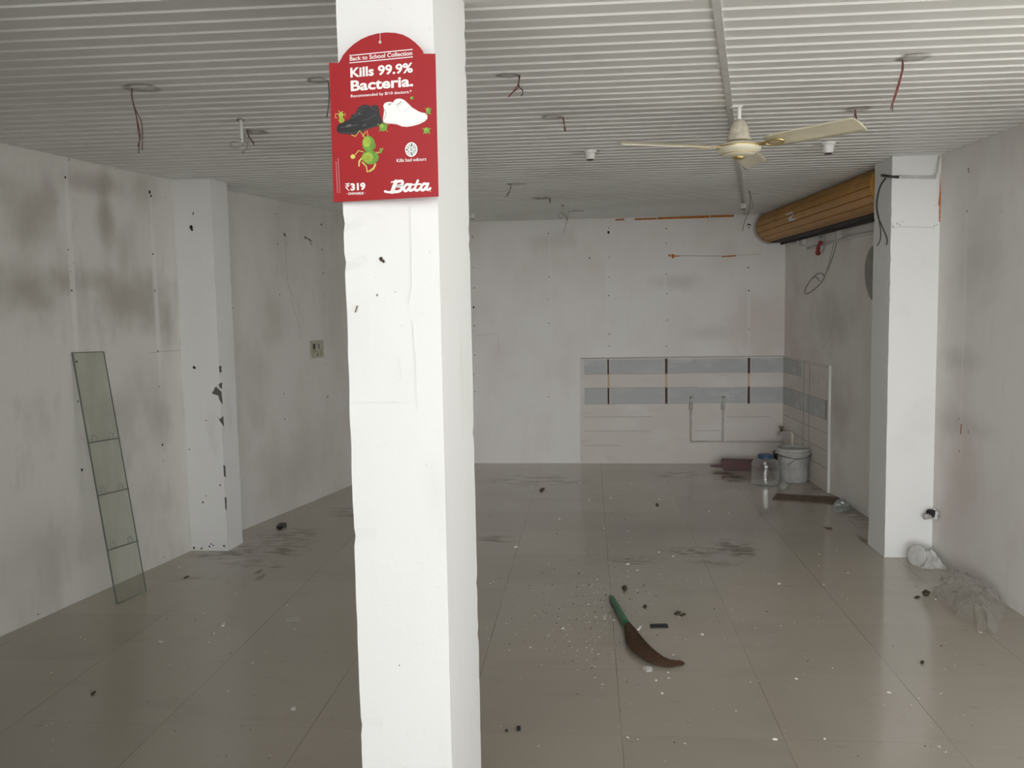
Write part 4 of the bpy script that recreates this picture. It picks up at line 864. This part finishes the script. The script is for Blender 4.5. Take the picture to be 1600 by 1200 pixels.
# ------------------------------------------------------------------ bucket, water jar and boards in the corner
def corner():
    wp = mat('bucket_white_plastic', (.43, .42, .40), .5, var=.35, scale=9); wr = mat('bucket_rim_plastic', (.47, .46, .43), .45, var=.2, scale=14); wire = mat('bucket_wire', (.2, .19, .17), .4, metal=.6)
    c = onz(1240, 752); c.z = 0; c += Vector((.0, .02, 0)); k = (c-EYEV).length/F
    rb, rt_, h = 20.5*k, 22.5*k, 50*k
    root = thing('bucket', 'dirty white lidded paint bucket in the back right corner', 'bucket', c)
    bm = B(); lathe(bm, c, [(0, 0), (rb*.96, 0), (rb, .006), (rt_*.985, h*.83), (rt_, h*.84), (rt_*.99, h*.88), (0, h*.88)], 40); obj('body', bm, wp, root, smooth=False)
    bm = B(); lathe(bm, c, [(rt_*1.0, h*.80), (rt_*1.05, h*.805), (rt_*1.05, h*.83), (rt_*1.01, h*.835), (rt_*1.01, h*.87), (rt_*1.055, h*.875), (rt_*1.055, h*.90), (rt_*1.0, h*.905), (rt_*.99, h), (rt_*.93, h*1.0), (rt_*.90, h*.955), (0, h*.95)], 40); ld = obj('lid', bm, wr, root, smooth=False)
    vs = Vector((1, -.1, 0)).normalized()
    for s in (-1, 1):
        bm = B(); lathe(bm, c+vs*s*rt_*1.02+Vector((0, 0, h*.85)), [(0, .016), (.011, .016), (.013, 0)], 12, axis=vs*s); obj('handle_lug', bm, wr, root)
    P = [c+vs*math.cos(t)*rt_*1.1+Vector((0, -1, 0))*math.sin(t)*rt_*1.08+Vector((0, 0, h*.84-math.sin(t)*h*.07*(1 if t < PI/2 else 1)-(math.sin(t)**3)*h*.03)) for t in [PI*i/16 for i in range(17)]]
    bm = B(); tube(bm, P, .0035, 6); tube(bm, [P[8], P[8]+Vector((-.05, -.004, -.03)), P[8]+Vector((-.085, -.004, -.06))], .0028, 6); obj('handle', bm, wire, root, smooth=True)
    # jar
    clear = bpy.data.materials.new('clear_jar_plastic'); clear.use_nodes = True; N, L = nodes(clear); p = N['Principled BSDF']; p.inputs['Base Color'].default_value = (.75, .78, .76, 1); p.inputs['Roughness'].default_value = .08
    tr = N.new('ShaderNodeBsdfTransparent'); tr.inputs[0].default_value = (.965, .97, .968, 1); mx = N.new('ShaderNodeMixShader'); lw = N.new('ShaderNodeLayerWeight'); lw.inputs[0].default_value = .35
    mp = N.new('ShaderNodeMapRange'); L.new(lw.outputs['Facing'], mp.inputs[0]); mp.inputs[3].default_value = .03; mp.inputs[4].default_value = .42
    L.new(mp.outputs[0], mx.inputs[0]); L.new(tr.outputs[0], mx.inputs[1]); L.new(p.outputs[0], mx.inputs[2]); gloss_over(m_=clear, base=mx.outputs[0], rough=.05, amount=.16)
    c = onz(1196, 757); c.z = 0; k = (c-EYEV).length/F; r = 21*k; h = 45*k
    root = thing('water_jar', 'clear plastic water jar with a blue cap beside the bucket', 'jar', c)
    prof = [(0, .001), (r*.9, .001), (r, .012)]
    for i in range(1, 9): prof += [(r*(.965 if i % 2 else 1.0), .012+h*.60*i/8)]
    prof += [(r*.99, h*.70), (r*.9, h*.79), (r*.66, h*.86), (r*.50, h*.89), (r*.48, h*.96)]
    bm = B(); lathe(bm, c, prof, 40); obj('body', bm, clear, root, smooth=True)
    bm = B(); lathe(bm, c, [(r*.48, h*.88), (r*.55, h*.88), (r*.56, h*.98), (r*.50, h*1.01), (0, h*1.01)], 28); obj('cap', bm, mat('cap_blue', (.04, .08, .15), .4), root, smooth=False)
    # maroon board behind the jar
    mar = mat('maroon_painted_wood', (.085, .02, .02), .5, var=.25, scale=10)
    a, b = onz(1131, 734.5), onz(1215, 736); ht = 16*(a-EYEV).length/F; dirv = (b-a).normalized(); back = Vector((-dirv.y, dirv.x, 0)); 
    root = thing('wooden_board', 'dark maroon painted board lying along the back wall behind the jar', 'board', a)
    bm = B(); q = [(0, 0), (.52, 0), (.52, ht), (-.02, ht), (-.025, ht*.7), (-.012, ht*.45), (-.02, ht*.25)]
    prism(bm, [a+dirv*x+Vector((0, 0, z+.001)) for x, z in q], [a+dirv*x+back*.05+Vector((0, 0, z+.001)) for x, z in q]); bmesh.ops.recalc_face_normals(bm, faces=bm.faces); obj('panel', bm, mar, root, bevel=.002)
    bm = B(); prism(bm, [a+dirv*x+Vector((0, 0, z+.001))+back*.01 for x, z in ((-.125, .026), (-.07, .022), (-.01, .02), (-.01, ht*.45), (-.08, .045), (-.125, .04))], [a+dirv*x+Vector((0, 0, z+.001))+back*.04 for x, z in ((-.125, .026), (-.07, .022), (-.01, .02), (-.01, ht*.45), (-.08, .045), (-.125, .04))]); bmesh.ops.recalc_face_normals(bm, faces=bm.faces); obj('broken_tongue', bm, mar, root)
    # flat brown board
    q = [onz(x, y) for x, y in ((1206, 782), (1213, 772.5), (1300, 777.5), (1311, 777), (1314, 783.5), (1300, 787.5), (1270, 786.5))]
    root = None; bm = B(); prism(bm, [p+Vector((0, 0, .0005)) for p in q], [p+Vector((0, 0, .009)) for p in q]); bmesh.ops.recalc_face_normals(bm, faces=bm.faces)
    tag(obj('cardboard_strip', bm, mat('damp_brown_cardboard', (.17, .125, .09), .9, var=.25, scale=14), origin=q[3]), 'flat brown cardboard strip on the floor in front of the bucket', 'cardboard')
    # dark can behind the bucket
    c = BW.hit(1215, 713, .05); c = Vector((c.x, c.y, 0)); k = (c-EYEV).length/F
    root = thing('dark_tin', 'dark tin half hidden behind the white bucket', 'tin', c); bm = B(); lathe(bm, c, [(0, .0), (.045, 0), (.045, .012), (.043, .016), (.043, .115), (0, .115)], 24); obj('can', bm, W_BLK, root); bm = B(); lathe(bm, c, [(.045, .11), (.048, .11), (.048, .135), (.04, .137), (0, .133)], 24); obj('lid', bm, mat('tin_grey', (.1, .1, .09), .4), root)
corner()

# ------------------------------------------------------------------ crumpled things
def sheet_mat(name, col, alpha, rough=.25):
    m = bpy.data.materials.new(name); m.use_nodes = True; N, L = nodes(m); p = N['Principled BSDF']; p.inputs['Base Color'].default_value = (*col, 1); p.inputs['Roughness'].default_value = rough
    tr = N.new('ShaderNodeBsdfTransparent'); tr.inputs[0].default_value = (.93, .92, .9, 1); mx = N.new('ShaderNodeMixShader'); lw = N.new('ShaderNodeLayerWeight'); lw.inputs[0].default_value = .4
    mp = N.new('ShaderNodeMapRange'); L.new(lw.outputs['Facing'], mp.inputs[0]); mp.inputs[3].default_value = alpha; mp.inputs[4].default_value = min(1, alpha+.26)
    L.new(mp.outputs[0], mx.inputs[0]); L.new(tr.outputs[0], mx.inputs[1]); L.new(p.outputs[0], mx.inputs[2]); gloss_over(m, mx.outputs[0], .13, .12); return m
def crumple(bm, outline, height, amp, freq, seed, levels=26, mi=0, power=1.0):
    """a crumpled sheet over a floor outline (photo points): domed, creased, resting on the floor"""
    P = smooth_path([onz(x, y) for x, y in outline+[outline[0]]], 6)[:-1]
    for p in P:                                          # keep clear of the right wall and column
        q = (p-RW.a).dot(RW.n)
        if q < .035: p += RW.n*(.035-q)
        if p.y > 5.55 and p.y < 5.7 and p.x > 1.8: p.y = 5.55
    c = sum(P, Vector())/len(P); rows = []
    for j in range(levels+1):
        t = j/levels; row = []
        for p in P:
            q = c.lerp(p, 1-t*.98); hgt = height*(1-(1-t)**2.2)**power; v = Vector((q.x*freq+seed, q.y*freq, seed*1.7))
            n1 = 1-abs(noise.noise(v))*2; n2 = 1-abs(noise.noise(v*2.3+Vector((5, 1, 0))))*2; n3 = noise.noise(v*5)
            w_ = min(1, t*4); z = hgt*(.75+.35*noise.noise(v*.6)) + amp*(n1*.6+n2*.4+n3*.25)*w_
            sh = Vector((noise.noise(v*1.7+Vector((9, 0, 0))), noise.noise(v*1.7+Vector((0, 9, 0))), 0))*amp*.8
            row.append(bm.verts.new(Vector((q.x, q.y, max(.001+.004*t, z)))+sh))
        rows.append(row)
    for a, b in zip(rows, rows[1:]):
        for i in range(len(a)):
            f = bm.faces.new([a[i], a[(i+1) % len(a)], b[(i+1) % len(b)], b[i]]); f.material_index = mi
    f = bm.faces.new(rows[-1]); f.material_index = mi
    return c
plastic = sheet_mat('dusty_clear_polythene', (.85, .82, .79), .07, .16)
bm = B(); c = crumple(bm, [(1457, 924), (1463, 912), (1476, 902), (1500, 899), (1525, 903), (1548, 915), (1568, 935), (1577, 945), (1570, 960), (1556, 985), (1553, 995), (1541, 985), (1529, 987), (1515, 972), (1500, 965), (1485, 950), (1470, 938)], .13, .04, 11, 3.1, 44)
tag(obj('plastic_bag', bm, plastic, origin=(c.x, c.y, 0), smooth=True), 'crumpled clear polythene bag on the floor by the right wall', 'plastic bag')
clothm = mat('grubby_white_cloth', (.62, .62, .60), .8, var=.15, scale=25)
root_c = onz(1448, 885); root = thing('crumpled_cloth', 'crumpled off-white cloth lying at the foot of the right column', 'cloth', root_c)
bm = B(); crumple(bm, [(1428, 884), (1432, 874), (1440, 868), (1452, 866), (1462, 872), (1474, 879), (1484, 886), (1480, 893), (1466, 890), (1450, 890), (1438, 889)], .075, .038, 15, 7.7, 34); obj('body', bm, clothm, root, smooth=True)
bm = B(); c0 = onz(1432, 883)+Vector((0, 0, .062)); lathe(bm, c0, [(0, .004), (.02, .006), (.03, .003), (.04, .006), (.052, .003), (.064, .004), (.066, .0), (.064, -.003), (0, -.003)], 28, axis=(-.8, -.5, .25)); obj('round_end', bm, clothm, root, smooth=True)
foil = mat('crumpled_grey_foil', (.42, .45, .44), .3, metal=.45, var=.3, scale=40)
bm = B(); c = crumple(bm, [(1299, 796), (1306, 790), (1316, 788), (1326, 791), (1327, 796), (1318, 801), (1306, 801)], .06, .03, 22, 1.3, 14)
tag(obj('foil_wrapper', bm, foil, origin=(c.x, c.y, 0)), 'crumpled grey foil wrapper at the end of the cardboard strip', 'wrapper')
bm = B(); c = crumple(bm, [(1218, 762), (1221, 759), (1226, 758.5), (1231, 760), (1228, 764), (1221, 765)], .05, .012, 26, 5.3, 10)
tag(obj('plastic_scrap', bm, sheet_mat('clear_film', (.7, .7, .68), .4), origin=(c.x, c.y, 0)), 'small crumpled clear film between the jar and bucket', 'plastic')
bm = B(); c = crumple(bm, [(1002, 1044), (1012, 1042), (1020, 1045), (1017, 1050), (1008, 1050)], .012, .006, 40, 9.3, 8)
tag(obj('plastic_scrap', bm, sheet_mat('milky_film', (.75, .73, .7), .5), origin=(c.x, c.y, 0)), 'milky plastic scrap on the floor touching the broom bristles', 'plastic')

# broken pipe end sticking out of the right wall beside the column
p = RW.hit(1457, 801, .0); root = thing('pipe_stub', 'black pipe stub in broken plaster low beside the right column', 'pipe', p)
bm = B(); q = RW.hit(1462, 804, .004); 
ringp = [q+(RW.u*math.cos(a)*.045+Vector((0, 0, 1))*math.sin(a)*.04)*rnd.uniform(.7, 1.15)+RW.n*rnd.uniform(0, .01) for a in [2*PI*k/14 for k in range(14)]]
prism(bm, ringp, [r_+RW.n*.012+(q-r_)*.4 for r_ in ringp]); bmesh.ops.recalc_face_normals(bm, faces=bm.faces); obj('plaster_ring', bm, WHITE, root)
bm = B(); tube(bm, [q+RW.n*.0, q+RW.n*.03+Vector((0, 0, .012)), q+RW.n*.045+Vector((0, -.01, .016))], [.024, .023, .020], 14); obj('stub', bm, W_BLK, root)
bm = B(); tube(bm, [q+RW.n*.035+Vector((0, -.01, -.008)), q+RW.n*.075+Vector((0, -.01, -.012))], [.016, .018], 12); obj('grey_plug', bm, mat('plug_grey_plastic', (.45, .44, .42), .5), root, smooth=True)

# ------------------------------------------------------------------ scraps on the floor
M_BLKP = mat('black_rubber', (.018, .02, .024), .5); M_PAPER = mat('white_paper', (.72, .71, .68), .8); M_GREYP = mat('greyish_paper', (.5, .49, .46), .8); M_LEAF = mat('dry_leaf_brown', (.07, .05, .035), .8); M_CHIP = mat('white_plaster_chip', (.85, .84, .81), .8); M_WOOD = mat('brown_stick', (.14, .09, .06), .8)
def scrap(name, label, cat, pts, th, m, group=None, curl=0):
    P = [onz(x, y) for x, y in pts]; c = sum(P, Vector())/len(P); bm = B()
    lift = [curl*abs(math.sin(i*2.1)) for i in range(len(P))]
    prism(bm, [p+Vector((0, 0, .0006+l)) for p, l in zip(P, lift)], [p+Vector((0, 0, .0006+l+th)) for p, l in zip(P, lift)]); bmesh.ops.recalc_face_normals(bm, faces=bm.faces)
    return tag(obj(name, bm, m, origin=(c.x, c.y, 0)), label, cat, group)
scrap('rubber_strip', 'flat black rectangular strip on the floor right of the broom handle', 'strip', [(1015, 976), (1043, 975.5), (1044.5, 981.5), (1016, 981.8)], .004, M_BLKP)
scrap('rubber_piece', 'small black square piece on the floor near the middle column', 'scrap', [(807.5, 1137.5), (813.5, 1137), (813.5, 1142.5), (808, 1143)], .008, M_BLKP)
scrap('rubber_piece', 'tiny dark crumb on the floor between the middle column and black square', 'scrap', [(789.5, 1141.5), (793, 1141), (793.5, 1143.5), (790, 1143.8)], .005, M_BLKP)
scrap('rubber_piece', 'black bent scrap on the floor by the left rear wall', 'scrap', [(432, 826), (437, 820.5), (447.5, 820), (448, 824.5), (441, 825), (438, 828)], .018, M_BLKP)
scrap('paper_scrap', 'pale grey paper strip on the floor left of the middle column', 'paper', [(448, 965.5), (471.5, 964.5), (469, 969.5), (447, 971)], .002, M_GREYP)
scrap('paper_scrap', 'small bright white paper on the floor low left of the column', 'paper', [(456, 1105.5), (462, 1105.2), (461.5, 1109.8), (454.5, 1110)], .003, M_PAPER)
scrap('paper_scrap', 'small white torn paper on the floor between glass sheet and column', 'paper', [(346, 976.5), (351, 975), (350.5, 979.5), (346.5, 980)], .008, M_PAPER, curl=.004)
scrap('paper_scrap', 'thin white paper sliver on the floor right of the glass sheet', 'paper', [(248, 1002.5), (254.5, 1002), (254, 1004.2), (248, 1004.5)], .003, M_PAPER)
scrap('paper_scrap', 'white torn scrap on the floor right of the broom neck', 'paper', [(995, 985.5), (1000, 981), (1003, 982), (999, 985.5), (996, 986)], .004, M_PAPER, curl=.008)
scrap('dry_leaf', 'dark curled leaf on the floor near the back wall', 'leaf', [(843, 766), (848, 764), (850.5, 766), (847, 768), (844, 768)], .006, M_LEAF, curl=.01)
scrap('dry_leaf', 'small dark leaf below the splashback mid floor', 'leaf', [(1024, 788.5), (1027, 788), (1029, 790.5), (1026, 792)], .005, M_LEAF, curl=.008)
scrap('dry_leaf', 'brown leaf scrap above the black strip, left of its pair', 'leaf', [(1004, 949), (1008, 946.5), (1011, 950), (1008, 951.5)], .004, M_LEAF, curl=.006)
scrap('dry_leaf', 'dark leaf scrap right of the broom, left half of a pair', 'leaf', [(1053, 960), (1058, 957.5), (1064, 958), (1062, 961), (1056, 962)], .004, M_LEAF, curl=.006)
scrap('dry_leaf', 'dark leaf scrap right of the broom, right half of a pair', 'leaf', [(1062, 962.5), (1067, 960), (1072, 961.5), (1066, 963.5)], .004, M_LEAF, curl=.005)
scrap('dry_leaf', 'brown leaf scrap at the left edge of the polythene bag', 'leaf', [(1441, 926), (1446, 924.5), (1453.5, 929), (1450, 932), (1443, 931)], .006, M_LEAF, curl=.01)
scrap('dry_leaf', 'thin brown leaf left of the leaf scrap beside the polythene bag', 'leaf', [(1428, 934), (1434, 932.5), (1438, 934.5), (1432, 935.8)], .004, M_LEAF, curl=.005)
scrap('pebble', 'dark pebble with a white chip on the floor before the broom handle', 'pebble', [(972, 921), (977, 919), (980, 922), (976, 925)], .02, M_LEAF)
scrap('pebble', 'dark brown pebble on the open floor at lower right', 'pebble', [(1438, 1036), (1441, 1034), (1444, 1036), (1441, 1038.3)], .008, M_LEAF)
scrap('stick', 'short brown stick on the floor left of the right column', 'stick', [(1287, 824.5), (1300, 825.5), (1300.5, 828), (1293, 827.5)], .006, M_WOOD)
scrap('stick', 'dark twig on the floor beside the left column', 'stick', [(287, 903), (294.5, 900), (295, 901), (288, 904)], .004, M_LEAF)
scrap('stick', 'small dark folded scrap on the floor at lower left', 'scrap', [(142, 1085.5), (148.5, 1081), (149.5, 1082), (143.5, 1087.5)], .006, M_LEAF)
# larger white chips round the broom and across the floor, one by one
chips = [(920.5, 944.5, 2), (879.5, 982.5, 2.6), (1097, 991.5, 2.8), (1034.5, 1083.5, 2.4), (1025, 1063.5, 2), (1045, 1060, 1.6), (829, 1012, 2), (935, 1022.5, 1.4), (941.5, 1069.5, 1.5), (981, 1152.5, 2), (1211, 1155.5, 3), (1288.5, 1155, 2), (1244, 1061, 1.8), (1389, 1082.5, 2.2), (1467.5, 1167, 1.6), (1217.5, 912.5, 2.2), (981, 882, 2.6),
    (806, 855, 2.6), (874, 811, 1.6), (908, 755, 1.8), (921, 781, 1.6), (954, 778, 1.5), (1030, 781, 1.8), (1030, 863, 1.8), (1052, 869.5, 1.6), (996, 891.5, 1.8), (933, 905.5, 1.6), (959, 969.5, 2.2), (945, 967, 2), (931, 964.5, 2), (921, 972.5, 1.4), (857, 993.5, 1.5), (890, 1002.5, 1.3), (975.5, 923, 1.8), (1052, 1023.5, 1.5), (1044, 1051, 1.8),
    (1070, 1162, 1.4), (1150, 1111, 1.5), (841, 1166, 1.2), (449, 946, 1.2), (395, 1036, 1.3), (356, 1080.5, 1.1), (280, 886.5, 1.4), (335, 990, 1.2), (1462, 937, 1.4), (1524, 884.5, 1.5), (1532, 988.5, 1.8), (1108, 799.5, 1.3), (1280, 866, 1.3), (1287, 913.5, 1.2)]
r4 = random.Random(11); proto = None
for i, (x, y, r) in enumerate(chips):
    c = onz(x, y); s = r*(c-EYEV).length/F
    if proto is None:
        bm = B(); n = 7; ring = [Vector((math.cos(2*PI*k/n)*r4.uniform(.7, 1.2), math.sin(2*PI*k/n)*r4.uniform(1.1, 1.7), 0)) for k in range(n)]
        prism(bm, ring, [p*.7+Vector((.1, 0, .55)) for p in ring]); bmesh.ops.recalc_face_normals(bm, faces=bm.faces); o = proto = obj('plaster_chip', bm, M_CHIP)
    else: o = proto.copy(); link(o)
    o.location = (c.x, c.y, .0008); o.scale = (s, s, s*r4.uniform(.5, 1)); o.rotation_euler = (0, 0, r4.uniform(0, 6.2))
    tag(o, 'tiny white plaster chip lying loose on the tiled floor', 'plaster chip', 'white plaster chips scattered on the floor')
# finer crumbs that nobody could count
bm = B()
for i in range(420):
    if i < 260: x, y = r4.gauss(930, 62), r4.gauss(955, 48)
    else: x, y = r4.uniform(760, 1560), r4.uniform(745, 1195)
    if y < 735 or x < 750: continue
    c = onz(x, y)
    if c.x > 1.9: continue
    s = r4.choice((.6, .7, .8, 1.1))*(c-EYEV).length/F; a = r4.uniform(0, 6); R = Matrix.Rotation(a, 3, 'Z')
    ring = [R @ Vector((math.cos(t)*s, math.sin(t)*s*r4.uniform(.5, 1.6), 0))+Vector((c.x, c.y, .0006)) for t in (0, 1.3, 2.5, 3.7, 5.0)]
    prism(bm, ring, [p+Vector((0, 0, s*.5)) for p in ring], 0 if r4.random() < .6 else 1)
for i in range(60):
    c = onz(r4.uniform(60, 530), r4.uniform(880, 1190)); s = r4.choice((.5, .8))*(c-EYEV).length/F
    if c.x < LW.hit(300, 900).x-.1: continue
    ring = [Vector((math.cos(t)*s, math.sin(t)*s*1.3, 0))+Vector((c.x, c.y, .0006)) for t in (0, 1.3, 2.5, 3.7, 5.0)]; prism(bm, ring, [p+Vector((0, 0, s*.5)) for p in ring], 0 if r4.random() < .4 else 1)
bmesh.ops.recalc_face_normals(bm, faces=bm.faces)
o = obj('debris', bm, [M_CHIP, M_LEAF], origin=(.2, 4.5, 0)); o['kind'] = 'stuff'; tag(o, 'fine white and dark crumbs scattered over the floor round the broom', 'debris')
